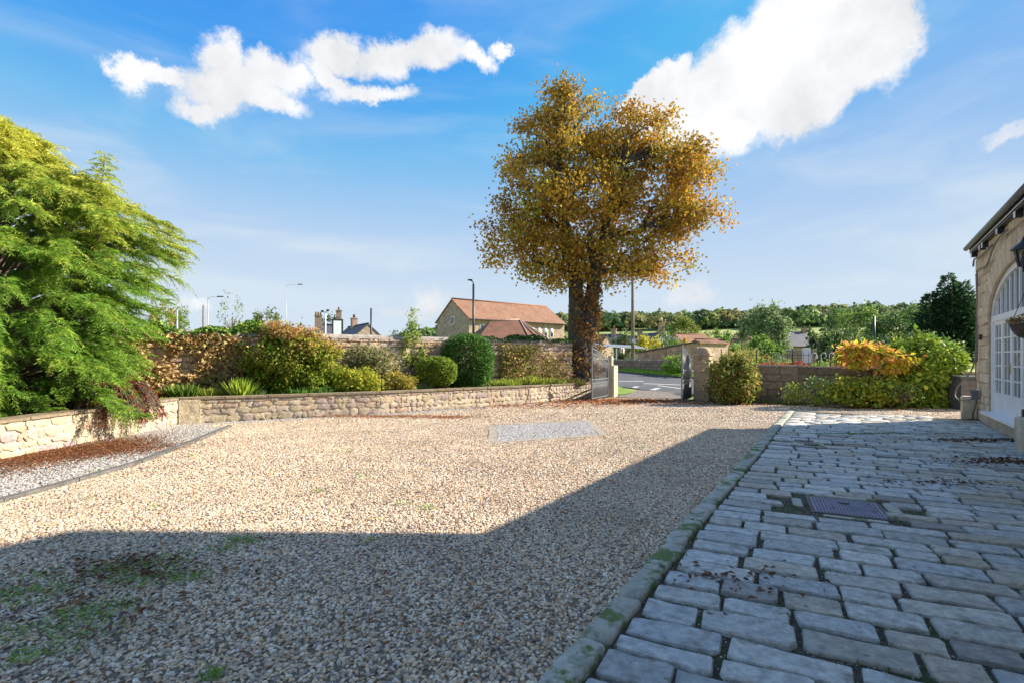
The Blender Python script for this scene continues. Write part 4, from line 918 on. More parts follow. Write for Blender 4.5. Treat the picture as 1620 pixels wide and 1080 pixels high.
# ================================================================ GOLDEN CONIFER, left
GC = Vector((-9.5, 9.3, .45)); gc = empty('golden_conifer', GC, label='big golden-green conifer with drooping feathery sprays over the low wall', cat='conifer')
MB().tube([(0,0,0),(.05,0,2),(0,.1,3.6),(0,0,5.0)], [.22,.17,.10,.015], 10).build('trunk', BARK2, gc)
bl = MB(); VS, FS, CS = [], [], []; o = 0
def spray(p, d, ln, col):
    """a drooping frond: a curved axis with paired feathery side shoots; returns arrays"""
    nseg = 11; t = np.linspace(0, 1, nseg); side = np.cross(d, [0,0,1.]); side /= max(np.linalg.norm(side), 1e-6)
    ax = p+d*ln*t[:,None]; ax[:,2] -= ln*(.40+.45*random.random())*t**2
    tg = unit(np.gradient(ax, axis=0)); Pn, Dn, Sz = [], [], []
    for s_ in (-1, 1):
        D = unit(tg*.75+side*s_*.8+np.array([0,0,-.28])+.18*rng.normal(size=(nseg,3))); Pn.append(ax); Dn.append(D); Sz.append(ln*.36*(1-.72*t)+.03)
    Pn.append(ax[:-1]); Dn.append(tg[:-1]); Sz.append(np.full(nseg-1, ln/nseg*1.7))
    return np.concatenate(Pn), np.concatenate(Dn), np.concatenate(Sz)
def crownr(z):       # outline of the tree: radius at height z
    return float(np.interp(z, [0,.35,.8,1.4,2.2,2.9,3.5,3.9,4.3,4.8,5.3,5.8], [1.7,1.75,1.8,2.0,2.3,2.5,2.7,2.45,1.45,.85,.45,.12]))
Pa, Da, Sa, Ca = [], [], [], []
YG = np.array([.72,.66,.10]); GN = np.array([.20,.37,.05]); DG = np.array([.11,.20,.04])
nb = 520
for b in range(nb):
    z = .15+5.2*(b/nb)**1.02; an = b*2.39996+random.uniform(-.3,.3)
    if math.cos(an-.35) < -.45: continue     # far side, never seen
    lng = b % 19 == 7 and z > 2.3
    R0 = crownr(z)*random.choice((random.uniform(.62,.92), random.uniform(.85,1.06), random.uniform(1.0,1.2)))*(1+.55*max(0, math.cos(an+.95))*max(0, 1-z/3)); droop = .02+.40*max(0, 1-z/2.0)
    if lng: R0 = crownr(z)*1.08+.12
    zs = max(.2, z-.5*R0*.35); dirn = np.array([math.cos(an), math.sin(an), 0.])
    k = 7; pts = []
    for i in range(k+1):
        t = i/k; zz = zs+(z-zs)*math.sin(t*2.2)/math.sin(2.2)*1.0+.25*math.sin(t*3.1)*R0*.25-droop*t**3*.9
        pts.append(np.array([dirn[0]*R0*t, dirn[1]*R0*t, max(zz, -.05)])+np.array([random.uniform(-.07,.07), random.uniform(-.07,.07), 0])*t)
    bl.tube([tuple(q) for q in pts], [.03*(1-.85*i/k)+.003 for i in range(k+1)], 5, False)
    ns = int(10+8*R0) if not lng else int(6+5*R0)
    for j in range(ns):
        t = (.40+.60*((j+random.random())/ns)**.8); i = min(int(t*k), k-1); p = pts[i]+(pts[i+1]-pts[i])*(t*k-i)
        sd = np.array([-dirn[1], dirn[0], 0])*random.choice((-1,1)); d = dirn*random.uniform(.5,1.2)+sd*random.uniform(0,1.5)*(1.1-t*.35)+np.array([0,0,random.uniform(-.35,.75)]); d = d/np.linalg.norm(d)
        ln = random.uniform(.22,.42)*(1.1-.15*t); a_, b_, c_ = spray(p, d, ln, None)
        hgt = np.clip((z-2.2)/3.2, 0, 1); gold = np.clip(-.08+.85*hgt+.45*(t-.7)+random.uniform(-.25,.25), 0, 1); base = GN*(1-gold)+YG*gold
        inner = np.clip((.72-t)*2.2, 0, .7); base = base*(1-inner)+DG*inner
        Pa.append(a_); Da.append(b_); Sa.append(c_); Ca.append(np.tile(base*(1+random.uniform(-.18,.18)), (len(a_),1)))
for j in range(60):      # a second, slimmer leader standing up on the right-hand shoulder
    t = j/59; zz = 3.2+1.55*t; rr = .42*(1-t)**.7+.05; an = j*2.4; p = np.array([2.05+.12*t, -.2, zz]); d = np.array([math.cos(an), math.sin(an), .45]); d /= np.linalg.norm(d)
    a_, b_, c_ = spray(p, d, rr+.12, None); Pa.append(a_); Da.append(b_); Sa.append(c_); Ca.append(np.tile((GN*.55+YG*.45)*random.uniform(.8,1.2), (len(a_),1)))
bl.tube([(1.6,-.1,2.6),(2.05,-.2,3.2),(2.17,-.2,4.72)], [.05,.035,.008], 5)
bl.build('branches', BARK2, gc)
Pa, Da, Sa, Ca = map(np.concatenate, (Pa, Da, Sa, Ca)); n = len(Pa)
# each shoot splits in two narrow blades
v1, f1 = leaf_geo(Pa, Da, rng.normal(size=(n,3)), Sa, .13, .0); D2 = unit(Da+.42*rng.normal(size=(n,3))); v2, f2 = leaf_geo(Pa+Da*Sa[:,None]*.3, D2, rng.normal(size=(n,3)), Sa*.6, .15, .0)
cc = Ca*(1+.14*rng.normal(size=(n,1))); tip = np.clip(cc*1.25, 0, .8)
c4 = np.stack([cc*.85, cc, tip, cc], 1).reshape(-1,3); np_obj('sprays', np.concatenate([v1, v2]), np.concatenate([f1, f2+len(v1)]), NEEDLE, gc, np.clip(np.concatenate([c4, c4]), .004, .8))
print('conifer blades', 2*n)

# ================================================================ PLANTING BED, left to right
def arching(name, label, base, r, nst, cols, cat, ln=.9, lv=26, size=.03, down=.55, group=None, mat=LEAF, berries=None):
    """shrub of arching stems with small leaves along them"""
    e = empty(name, base, label=label, cat=cat, group=group); m = MB(); Pp = []; O = []
    for i in range(nst):
        a = random.uniform(0, 6.28); l = ln*random.uniform(.6,1.1); P = []
        for k in range(6):
            t = k/5; P.append((math.cos(a)*r[0]*t*l/ln+random.uniform(-.02,.02), math.sin(a)*r[1]*t*l/ln, r[2]*(math.sin(t*2.3))*random.uniform(.85,1.1)-down*t**2.5))
        m.tube(P, [.008,.007,.006,.005,.004,.002], 4, False)
        q = np.array(P); t = rng.random(lv)*4.99; ii = t.astype(int); Pp.append(q[ii]+(q[ii+1]-q[ii])*(t-ii)[:,None]); O.append(unit(q[ii+1]-q[ii]))
    m.build('stem', BARK2, e); P = np.concatenate(Pp); O = np.concatenate(O)+.5*rng.normal(size=(len(P),3))
    leaves('foliage', P, pick(cols, len(P), .25), size, mat, e, O, .1, .5)
    return e
BY = .49
def bedpt(px, y, z=BY): return Vector(((px-810)/800*y, y, z))
arching('barberry', 'dark red arching barberry spilling over the low wall corner', Vector((-7.72,9.75,.60)), (.85,.85,.60), 260, [(.24,.035,.03),(.15,.05,.03),(.09,.11,.04),(.34,.06,.05),(.12,.10,.05)], 'shrub', lv=34, size=.055, down=.72)
arching('barberry', 'sparse brown twiggy shrub hanging down the wall under the golden conifer', bedpt(100,9.6,.5), (.7,.7,.35), 70, [(.18,.05,.04),(.10,.10,.04),(.24,.12,.06)], 'shrub', lv=22, size=.035, down=.6)
# vines flat on the garden wall
def on_wall(px, py): p = upw(px); u = (px-810)/800; return p
UD = Vector((10.55,7,0)).normalized(); UN = Vector((UD.y,-UD.x,0))
def wall_vine(name, label, px0, px1, z0, z1, n, cols, size, cat='climber', thick=.16, w=None, hole=.45, mat=LEAF, stemsn=10):
    a = Vector((*upw(px0),0)); b = Vector((*upw(px1),0)); Lw = (b-a).length; e = empty(name, (a.x,a.y,0), math.atan2(UD.y, UD.x), label=label, cat=cat)
    s = rng.random(n)*Lw; z = z0+(z1-z0)*rng.random(n); f = np.sin(s*3.1+1)+np.sin(z*6+s*1.7)+np.sin(s*7.3-z*4)*.7; k = f > -hole*2+rng.normal(size=n)*.5; s, z = s[k], z[k]
    P = np.stack([s, -.03-thick*rng.random(len(s))**1.5, z], 1); o_ = np.tile([0,-1.,.1], (len(s),1)); leaves('foliage', P, pick(cols, len(P), .2, w), size, mat, e, o_, .35, .75)
    m = MB()
    for i in range(stemsn):
        x0 = random.uniform(.2, Lw-.2); x = x0; P = [(x,-.03,z0-.1)]
        for k in range(6): x += random.uniform(-.25,.25); P.append((min(max(x,0),Lw),-.035,z0-.1+(z1-z0)*(k+1)/6.2))
        m.tube(P, [.014-.0015*i_ for i_ in range(7)], 4, False)
    m.build('stem', BARK2, e); return e
wall_vine('dead_vine', 'withering straw-brown vine covering the left end of the garden wall', 186, 392, .85, 2.12, 4300, [(.48,.38,.22),(.38,.27,.16),(.56,.47,.30),(.27,.18,.12),(.46,.40,.16)], .105, w=[3,3,3,1.5,1.5], thick=.15, hole=.30)
def ivy_top(name, label, px0, px1, n, cols, size, h=.3, z=2.2, group=None):
    a = Vector((*upw(px0),0)); b = Vector((*upw(px1),0)); Lw = (b-a).length; e = empty(name, (a.x,a.y,z), math.atan2(UD.y, UD.x), label=label, cat='ivy', group=group)
    s = rng.random(n)*Lw; hh = h*(.45+.35*np.sin(s*2.3+px0)+.25*np.sin(s*6.1)); P = np.stack([s, .19+.26*rng.normal(size=n)*.7, -.05+np.abs(rng.random(n))*hh], 1)
    leaves('foliage', P, pick(cols, n, .2), size, LEAFG, e, unit(np.stack([rng.normal(size=n)*.4, (P[:,1]-.19)*2-.4, np.ones(n)*.6], 1)), .1, .8)
    return e
ivy_top('ivy', 'bright green ivy along the coping above the withering vine', 235, 480, 3600, [(.09,.19,.035),(.14,.26,.05),(.06,.13,.03),(.22,.28,.06)], .09, .36)
ivy_top('ivy', 'dark trimmed ivy on the coping beside the chestnut trunk', 770, 906, 4200, [(.035,.075,.02),(.05,.10,.025),(.07,.13,.03)], .07, .26)
bush('round_shrub', 'large rounded shrub turning pink and orange on top against the garden wall', bedpt(455,13.9), (1.28,.8,.92), 15000, [(.22,.30,.04),(.15,.23,.035),(.28,.33,.05),(.11,.17,.03)], .075, cat='shrub', clumps=90, cs=.17, shell=.80, low=-.75, cz=.95, top=[(.42,.20,.12),(.36,.24,.09),(.50,.28,.18),(.30,.28,.06)], solid=1)
bush('grey_shrub', 'loose grey-green shrub with faded flowers between round shrub and young climber', bedpt(570,15.4), (1.25,.5,.62), 5200, [(.20,.25,.12),(.28,.30,.18),(.16,.20,.09),(.36,.34,.24),(.30,.22,.15)], .085, cat='shrub', clumps=60, cs=.25, shell=.5, cz=.86, asp=.26, solid=1)
bush('yellow_shrub', 'low yellow-green shrub spreading along the coping below the grey-green shrub', bedpt(557,14.3), (.85,.45,.40), 3800, [(.34,.36,.05),(.24,.30,.04),(.44,.40,.07),(.18,.24,.03)], .062, cat='shrub', clumps=40, cs=.2, shell=.6, cz=.36, solid=1)
bush('yellow_shrub', 'small brownish yellow dome shrub right of the low yellow-green one', bedpt(628,15.0), (.55,.4,.33), 2400, [(.36,.30,.07),(.28,.27,.06),(.22,.20,.05)], .055, cat='shrub', clumps=30, cs=.2, shell=.65, cz=.28, solid=1)
# young climber
yc = bush('young_tree', 'slim leafy sapling rising above the garden wall coping', bedpt(648,16.3), (.52,.4,.72), 2400, [(.18,.28,.06),(.26,.36,.09),(.12,.20,.04),(.30,.30,.14)], .085, cat='sapling', clumps=30, cs=.22, shell=.35, cz=1.35)
P = np.stack([.10+.09*rng.normal(size=260), .06*rng.normal(size=260), 1.9+.75*rng.random(260)], 1); leaves('leader_foliage', P, pick([(.2,.3,.08),(.28,.38,.12)], 260), .07, LEAF, yc, None, 0, .5)
MB().tube([(0,0,0),(.05,0,1),(.1,0,2.6)],[.02,.015,.004],5).build('leader', BARK2, yc)
wall_vine('climber', 'thin pinkish climber on the garden wall behind the sapling', 655, 720, .9, 2.05, 700, [(.34,.24,.16),(.28,.30,.12),(.40,.30,.22)], .07, hole=.4)
def clipped(label, c, r, n, cols, size, power, base_z, low):
    e = empty('clipped_bush', (c[0], c[1], BY), label=label, cat='topiary bush', group='clipped evergreen bushes')
    P, o_ = surf(n, (0,0,c[2]-BY), r, .10, power, .022, low); leaves('foliage', P, pick(cols, n, .2), size, LEAFG, e, o_, .0, .55, .7, .3)
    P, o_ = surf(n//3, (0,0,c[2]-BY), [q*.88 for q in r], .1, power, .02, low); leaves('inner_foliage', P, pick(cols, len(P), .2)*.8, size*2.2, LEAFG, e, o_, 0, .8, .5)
    stems('stem', (0,0,0), [(random.uniform(-.4,.4)*r[0], random.uniform(-.4,.4)*r[1], c[2]-BY) for _ in range(5)], .03, BARK2, e); return e
q = bedpt(739,17.2); clipped('tall clipped dark green dome bush taller than its neighbour', (q.x, q.y, 1.40), (.90,.75,.92), 15000, [(.05,.14,.025),(.09,.21,.04),(.035,.09,.02),(.13,.26,.06)], .048, 2.6, 0, -.97)
q = bedpt(690,15.9); clipped('small clipped yellow-green cushion bush in front of the tall dome', (q.x, q.y, 1.10), (.64,.5,.45), 8500, [(.20,.29,.04),(.14,.22,.03),(.27,.34,.05),(.09,.15,.025)], .045, 2.5, 0, -.9)
wall_vine('climber', 'tangled yellow-green climber on the wall right of the tall clipped bush', 786, 846, .55, 2.0, 3200, [(.24,.25,.07),(.32,.30,.10),(.16,.19,.05),(.30,.18,.12)], .075, thick=.5, hole=.9)
wall_vine('climber', 'mixed climber with reddish leaves on the wall left of the chestnut trunk', 852, 900, .5, 1.75, 1500, [(.20,.22,.06),(.28,.26,.10),(.26,.14,.10)], .07, thick=.35, hole=.7)
LOWC = [(.16,.24,.05),(.24,.30,.07),(.30,.33,.08),(.12,.20,.05)]
def tuft(name, label, c, r, n, h, cols, cat='perennial', group='low plants along the bed edge', wdt=.012, lean=.5):
    e = empty(name, c, label=label, cat=cat, group=group)
    a = rng.random(n)*6.28; q = rng.random(n)**.5; P = np.stack([np.cos(a)*q*r[0], np.sin(a)*q*r[1], np.zeros(n)], 1); D = np.stack([np.cos(a)*lean*q, np.sin(a)*lean*q, np.ones(n)], 1)+.25*rng.normal(size=(n,3))
    v, f = leaf_geo(P, D, rng.normal(size=(n,3)), h*(.5+.6*rng.random(n)), wdt, .1); np_obj('foliage', v, f, GRASS, e, np.repeat(pick(cols, n, .2), 4, 0)); return e
for px, y, w_, h, lab, cols in ((262,12.6,.32,.34,'bronze-green sprawling plant at the foot of the dead vine',[(.18,.20,.05),(.28,.14,.06)]),(292,12.5,.34,.42,'dark green leafy plant behind the wall corner',[(.10,.17,.04),(.16,.24,.05)]),
     (325,12.7,.28,.30,'pale yellow-green strappy plant by the coping',[(.38,.42,.10),(.28,.36,.08)]),(352,12.9,.25,.28,'yellowish herb clump under the vine stems',[(.40,.38,.12),(.22,.30,.06)]),(383,12.9,.16,.55,'upright lime-green flag leaves left of the round shrub',[(.34,.44,.08),(.26,.38,.06)]),
     (392,13.1,.45,.26,'feathery grey-green plant at the round shrub foot',[(.16,.24,.10),(.22,.30,.12)]),(430,13.4,.4,.18,'low grassy clump below the round shrub',[(.14,.24,.05)]),(470,13.5,.4,.30,'fresh green herb in front of the round shrub',[(.14,.28,.07),(.20,.34,.08)]),
     (505,13.8,.38,.28,'second fresh green herb under the round shrub, nearer the yellow shrub',[(.12,.26,.06),(.18,.30,.08)]),(668,15.6,.25,.30,'pale weed between the dome shrub and the clipped cushion bush',[(.24,.30,.16),(.18,.26,.08)]),(800,17.3,.5,.35,'lime herb below the tangled climber',[(.28,.34,.06),(.20,.28,.05)]),
     (840,17.8,.45,.42,'tall yellow-green herb near the middle of the shaded wall',[(.30,.36,.07),(.22,.28,.05)]),(872,18.3,.5,.34,'yellow-green herb left of the chestnut roots',[(.30,.34,.07),(.16,.22,.05)]),(905,18.9,.45,.30,'brown-green undergrowth around the chestnut base',[(.20,.16,.06),(.14,.18,.05)])):
    e = tuft('low_plant', lab, bedpt(px, y), (w_, .22), 380, h, cols, wdt=.10)
    P, o_ = blob(500, (0,0,h*.5), (w_,.24,h*.5), 14, .25, .5); leaves('leaf_clump', P, pick(cols, 500, .2), .045, LEAF, e, o_, 0, .5)
v, f = leaf_geo(VG, np.array([0,0,1.])+.6*rng.normal(size=(len(VG),3)), rng.normal(size=(len(VG),3)), .09*(.5+rng.random(len(VG))), .3); o = np_obj('verge_grass', v, f, GRASS, None, np.repeat(pick([(.20,.36,.05),(.28,.44,.07),(.15,.28,.04)], len(VG), .2), 4, 0)); tag(o, 'bright grass of the far roadside verge', 'grass', kind='stuff')
# green weeds that carpet the bed
n = 9000; t = rng.random(n); xx = np.interp(t, np.linspace(0,1,len(LOWW)-2), [p[0] for p in LOWW[2:]]); yy = np.interp(t, np.linspace(0,1,len(LOWW)-2), [p[1] for p in LOWW[2:]]); dd = .3+1.0*rng.random(n); P = np.stack([xx-dd*.59, yy+dd*.81, np.full(n,BY)], 1)
v, f = leaf_geo(P, np.array([0,0,1.])+.7*rng.normal(size=(n,3)), rng.normal(size=(n,3)), .10*(.4+rng.random(n)), .3); o = np_obj('ground_cover', v, f, GRASS, None, np.repeat(pick(LOWC+[(.2,.14,.07)], n, .25), 4, 0)); tag(o, 'low weeds covering the soil of the planting bed', 'ground cover', kind='stuff')

# ================================================================ RIGHT SIDE PLANTING
def gp(px, y, z=0): return Vector(((px-810)/800*y, y, z))
bush('pillar_shrub', 'variegated green and bronze shrub between gate pillar and brown wall', gp(1161,16.7), (.78,.55,.86), 6800, [(.16,.22,.05),(.24,.27,.07),(.28,.17,.09),(.34,.34,.09),(.10,.14,.03)], .085, cat='shrub', clumps=60, cs=.2, shell=.7, cz=.78, low=-.85, solid=1)
bush('laurel_hedge', 'tall glossy green laurel hedge beside the storage bin', Vector((12.85,15.75,0)), (1.2,.62,1.08), 10500, [(.16,.27,.04),(.22,.33,.05),(.11,.20,.03),(.30,.36,.06)], .12, cat='hedge', mat=LEAFG, clumps=80, cs=.18, shell=.75, cz=.98, low=-.9, solid=1)
bush('yellow_sapling', 'small tree with yellow and salmon-orange leaves in front of the brown wall', gp(1375,15.6), (1.15,.5,.55), 2100, [(.58,.44,.04),(.60,.34,.09),(.42,.42,.06),(.56,.27,.12),(.34,.38,.05)], .16, cat='small tree', clumps=17, cs=.24, shell=.40, cz=1.52, droop=.6)
bush('yellow_shrub', 'low spreading shrub with lemon and green leaves under the yellow small tree', gp(1372,15.4), (1.25,.5,.48), 3600, [(.34,.38,.06),(.20,.28,.05),(.48,.44,.08),(.13,.20,.04)], .10, cat='shrub', clumps=50, cs=.2, shell=.5, cz=.46, solid=1)
bush('creeping_shrub', 'thin yellow-flecked shrub at the foot of the brown wall', gp(1290,15.8), (.95,.35,.36), 1500, [(.36,.36,.07),(.16,.24,.05),(.22,.30,.10)], .075, cat='shrub', clumps=26, cs=.25, shell=.5, cz=.38)
arching('arching_shrub', 'grey-green arching shoots against the brown wall', gp(1300,16.0), (.55,.3,1.0), 26, [(.20,.30,.12),(.28,.36,.16)], 'shrub', lv=22, size=.08, down=.25)
arching('arching_shrub', 'arching green shoots at the front of the laurel hedge', gp(1430,15.0), (.8,.35,.8), 40, [(.14,.24,.05),(.26,.32,.08)], 'shrub', lv=20, size=.085, down=.3)
for px, y, h, lab in ((1205,17.1,.10,'grassy weeds at the wall foot beside the pillar shrub'),(1232,16.8,.13,'grassy weeds in the middle of the brown wall foot'),(1258,16.4,.14,'grassy weeds at the wall foot near the creeping shrub')): tuft('weed_tuft', lab, gp(px,y), (.42,.12), 500, h, [(.14,.20,.05),(.24,.26,.08)], 'weeds', 'weeds along the wall foot', .12)
for i, (px, w_) in enumerate(((1207,.45),(1232,.42),(1262,.32),(1345,.6),(1372,.5),(1405,.4),(1432,.6))):
    c = gp(px, 18.0, 1.0); lab = ['first','second','third','fourth','fifth','sixth','seventh'][i]
    e = bush('red_flowers', f'low bank of dark red bedding flowers behind the brown wall, {lab} from the gate pillar', c, (w_,.3,.17), 900, [(.36,.04,.05),(.24,.03,.04),(.45,.10,.10),(.10,.12,.04)], .045, cat='flowers', group='red bedding plants behind the front wall', clumps=18, cs=.3, shell=.4, cz=.22)
bush('heather', 'bushy yellow-green heather behind the railings right of the gate pillar', gp(1190,21,.6), (1.1,.8,.62), 2600, [(.22,.26,.07),(.30,.32,.10),(.26,.2,.08)], .08, cat='shrub', clumps=30, cs=.25, cz=.6)
bush('grey_bush', 'blue-green round bush behind the railings', gp(1228,21,.6), (.42,.5,.42), 900, [(.10,.18,.12),(.14,.22,.15)], .08, cat='shrub', clumps=16, cs=.3, cz=.55)
bush('green_bush', 'green border shrub right of the white cabinet', gp(1300,21,.7), (.95,.6,.38), 1500, [(.14,.24,.05),(.22,.30,.08)], .08, cat='shrub', clumps=24, cs=.3, cz=.38)
bush('yellow_bush', 'pale grassy mound between blue-green bush and white cabinet', gp(1252,22,.7), (.85,.6,.35), 1200, [(.34,.34,.14),(.24,.28,.08)], .07, cat='shrub', clumps=20, cs=.3, cz=.40)
bush('gate_bush', 'lime-green bush at the end of the roadside wall by the field gate', (10.05,30.7,.55), (.75,.75,.52), 3000, [(.20,.34,.05),(.28,.42,.07),(.13,.24,.04)], .12, cat='bush', clumps=34, cs=.24, cz=.58)

# ================================================================ FALLEN LEAVES, GRASS TUFTS, DEBRIS
def litter(name, label, spots, n, cols, size, z=.02):
    Ps = []
    for (x, y, rx, ry, wgt) in spots:
        k = int(n*wgt); Ps.append(np.stack([x+rx*rng.normal(size=k)*.5, y+ry*rng.normal(size=k)*.5, z+.012*rng.random(k)], 1))
    P = np.concatenate(Ps); a = rng.random(len(P))*6.28; D = np.stack([np.cos(a), np.sin(a), .25*rng.normal(size=len(P))], 1)
    v, f = leaf_geo(P, D, np.array([0,0,1.])+.5*rng.normal(size=(len(P),3)), size*(.5+.8*rng.random(len(P))), .45, .25); o = np_obj(name, v, f, LEAF, None, np.repeat(pick(cols, len(P), .25), 4, 0)); tag(o, label, 'leaf litter', kind='stuff'); return o
BR = [(.30,.11,.05),(.20,.08,.04),(.38,.18,.08),(.13,.06,.035)]
litter('fallen_leaves', 'rusty fallen leaves strewn round the gateway', [(2.6,17.6,2.6,1.4,.45),(4.6,18.0,2.2,.6,.3),(5.2,17.2,2.4,.6,.15),(1,16.2,2.5,1.2,.12),(7.5,16.5,3,.5,.1),(11,15.2,3,.5,.08),(-.5,15.6,1.6,.8,.05)], 2800, BR, .10)
litter('fallen_leaves', 'scattered brown leaves over the golden gravel', [(-1,8,6,6,.6),(0,4,4,3,.25),(-3.0,13.0,1.6,.35,.5),(-1.6,12.8,.9,.3,.3),(-4.4,13.0,1.2,.35,.2),(2.6,6.0,2,2,.1)], 3400, BR, .036, .028)
q1, q2 = pxg(200,715), pxg(90,722)
litter('bark_litter', 'reddish bark chips and dead needles heaped along the low wall foot', [(q1[0]-.2,q1[1]+.2,1.0,.75,.4),(q2[0]-.3,q2[1],1.0,.7,.5),(-7.0,7.2,.9,1.6,.6),(-6.9,8.6,.7,1.2,.5)], 9000, [(.19,.085,.045),(.26,.13,.07),(.13,.06,.035)], .035, .03)
c1, c2 = pxg(1555,700), pxg(1590,735); c3 = pxg(1500,770)
litter('dark_leaf_litter', 'dark rotting leaves gathered on the setts near the building', [(c1[0],c1[1],1.3,.22,.3),(c2[0],c2[1],.9,.3,.35),(c2[0]+.3,c2[1]-1.0,.7,.35,.2),(c3[0],c3[1],.7,.2,.08),(1.5,3.3,.5,.3,.05),(10.9,11.9,.5,.3,.1)], 1500, [(.12,.06,.04),(.18,.09,.05),(.08,.05,.035)], .06, .055)
TF = [(40,948,.35,160),(105,985,.22,90),(22,1010,.25,110),(100,930,.25,80),(165,905,.24,90),(190,900,.28,130),(235,915,.35,300),(270,887,.28,130),(310,915,.2,90),(180,965,.25,150),(140,1000,.3,110),(35,1045,.1,60),(120,970,.22,80),(385,857,.2,160),(350,870,.16,70),(335,1072,.08,90),(60,910,.24,60),(10,940,.2,80),(85,1030,.2,60),
      (640,797,.14,60),(672,805,.16,100),(505,778,.14,70),(545,715,.22,80),(300,722,.16,80),(155,747,.2,60),(140,790,.14,50),(1020,708,.16,60),(570,755,.14,40),(250,802,.12,40),(585,858,.1,30),(180,742,.25,50)]
Vs, Fs, Cs = [], [], []; o0 = 0
for px, py, rad, n in TF:
    if py < 850: n //= 2
    x, y = pxg(px, py); a = rng.random(n)*6.28; q = rng.random(n)**.6*rad; P = np.stack([x+np.cos(a)*q*.75, y+np.sin(a)*q*.5, np.full(n,.01)], 1)
    b = rng.random(n)*6.28; D = np.stack([np.cos(b)*.9, np.sin(b)*.9, .3+.6*rng.random(n)], 1); v, f = leaf_geo(P, D, rng.normal(size=(n,3)), .025+.05*rng.random(n)**1.5, .08, .1); Vs.append(v); Fs.append(f+o0); o0 += len(v); Cs.append(np.repeat(pick([(.16,.34,.05),(.22,.42,.07),(.12,.25,.05)], n, .2), 4, 0))
o = np_obj('grass', np.concatenate(Vs), np.concatenate(Fs), GRASS, None, np.concatenate(Cs)); tag(o, 'bright grass tufts growing through the gravel', 'grass', kind='stuff')
x, y = pxg(225, 905); x2, y2 = pxg(120,960)
litter('dead_weeds', 'dark dead weeds between the grass tufts on the shaded gravel', [(x,y,.7,.25,.4),(x2,y2,.9,.45,.35),(x-.3,y+.1,.6,.25,.3)], 420, [(.14,.08,.05),(.20,.12,.07),(.09,.06,.045)], .05, .03)
n = 9000; Ps = []      # moss and weed specks in the sett joints and along the kerb
for i in range(n):
    a = random.uniform(1.5, 15.5); 
    if random.random() < .25: c = kerb_c(a)+random.uniform(-.015,.05)
    else: c = random.uniform(kerb_c(a), 2.2)
    if math.sin(a*2.3+c*3)+math.sin(c*5-a*1.1) < .5 and random.random() < .8: continue
    Ps.append((*xy(a, c), .026))
P = np.array(Ps); v, f = leaf_geo(P, np.array([0,0,.8])+rng.normal(size=(len(P),3)), rng.normal(size=(len(P),3)), .018+.022*rng.random(len(P)), .3, .1); o = np_obj('joint_weeds', v, f, GRASS, None, np.repeat(pick([(.08,.13,.03),(.13,.2,.04),(.14,.10,.05)], len(P), .25), 4, 0)); tag(o, 'moss and tiny weeds in the joints of the setts', 'moss', kind='stuff')
x, y = pxg(1395, 690)
litter('moss_patch', 'green moss strip across the far setts', [(x-.9,y,.9,.10,.5),(x,y+.05,1.0,.12,.5)], 1300, [(.08,.14,.03),(.12,.2,.04)], .03, .05)

# ================================================================ BUILDINGS beyond
def frame_m(O, u): u = Vector((*u,0)).normalized(); return math.atan2(u.y, u.x)
def house(name, label, O, u, Lh, Wd, eave, ridge, wm, rm, cat='house', wins=(), chim=(), z0=0, over=.3, group=None, gut=True, hip=0, gwins=()):
    """O near corner of the long front; u along the front; width goes to the left of u (away)."""
    e = empty(name, (O[0], O[1], z0), math.atan2(u[1], u[0]), label=label, cat=cat, group=group)
    m = MB(); w2 = Wd/2
    m.add([(0,0,0),(Lh,0,0),(Lh,Wd,0),(0,Wd,0),(0,0,eave),(Lh,0,eave),(Lh,Wd,eave),(0,Wd,eave),(0,w2,ridge-.1),(Lh,w2,ridge-.1)], [(0,1,5,4),(2,3,7,6),(0,4,8,7,3),(1,2,6,9,5),(4,5,9,8),(6,7,8,9)]); m.build('wall', wm, e)
    sl_ = (ridge-eave)/w2; m = MB()
    for sgn in (0, 1):
        y0, y1 = (-over, w2) if not sgn else (Wd+over, w2); zz = eave-over*sl_+.06
        V = [(-over*.4,y0,zz),(Lh+over*.4,y0,zz),(Lh+over*.4-hip,y1,ridge+.06),(-over*.4,y1,ridge+.06)]; m.add(V+[(a,b,c-.14) for a,b,c in V], [(0,1,2,3),(7,6,5,4),(0,4,5,1),(1,5,6,2),(2,6,7,3),(3,7,4,0)])
    m.build('roof', rm, e)
    m = MB(); m.tube([(-.1,w2,ridge+.09),(Lh+.1-hip,w2,ridge+.09)], .11, 6); m.build('ridge_tiles', rm, e)
    if gut: MB().box((Lh/2,-over-.06,eave-over*sl_+.02),(Lh+.3,.12,.12)).build('gutter', IRON_D, e)
    for w_ in wins:
        s, z, ww, hh = w_[:4]; f = MB().box((s,-.02,z),(ww,.08,hh)).build('window', WHITEP, e); MB().box((s,-.066,z),(ww-.16,.02,hh-.16)).build('pane', GLASS, f)
        if len(w_) > 4: m = MB(); m.tube([(s,-.08,z+hh/2),(s,.06,z+hh/2)], ww/2, 12); m.build('arched_head', WHITEP, f)
    for (y, z, ww, hh) in gwins:
        f = MB().box((-.02,y,z),(.08,ww,hh)).build('window', WHITEP, e); MB().box((-.066,y,z),(.02,ww-.16,hh-.16)).build('pane', GLASS, f)
    for (s, y, h, w_, np_) in chim:
        zb = ridge-abs(y-w2)*sl_-.4; c = MB().box((s,y,zb+h/2),(w_,.7,h)).build('chimney', BRICKR, e); MB().box((s,y,zb+h+.06),(w_+.14,.84,.12)).build('chimney_cap', BRICKR, c)
        for i in range(np_): MB().tube([(s+(i-(np_-1)/2)*w_/np_,y,zb+h+.1),(s+(i-(np_-1)/2)*w_/np_,y,zb+h+.6)], [.13,.10], 8).build('chimney_pot', PANT_D, c)
    return e
bu = Vector((12.2,9.5)).normalized()
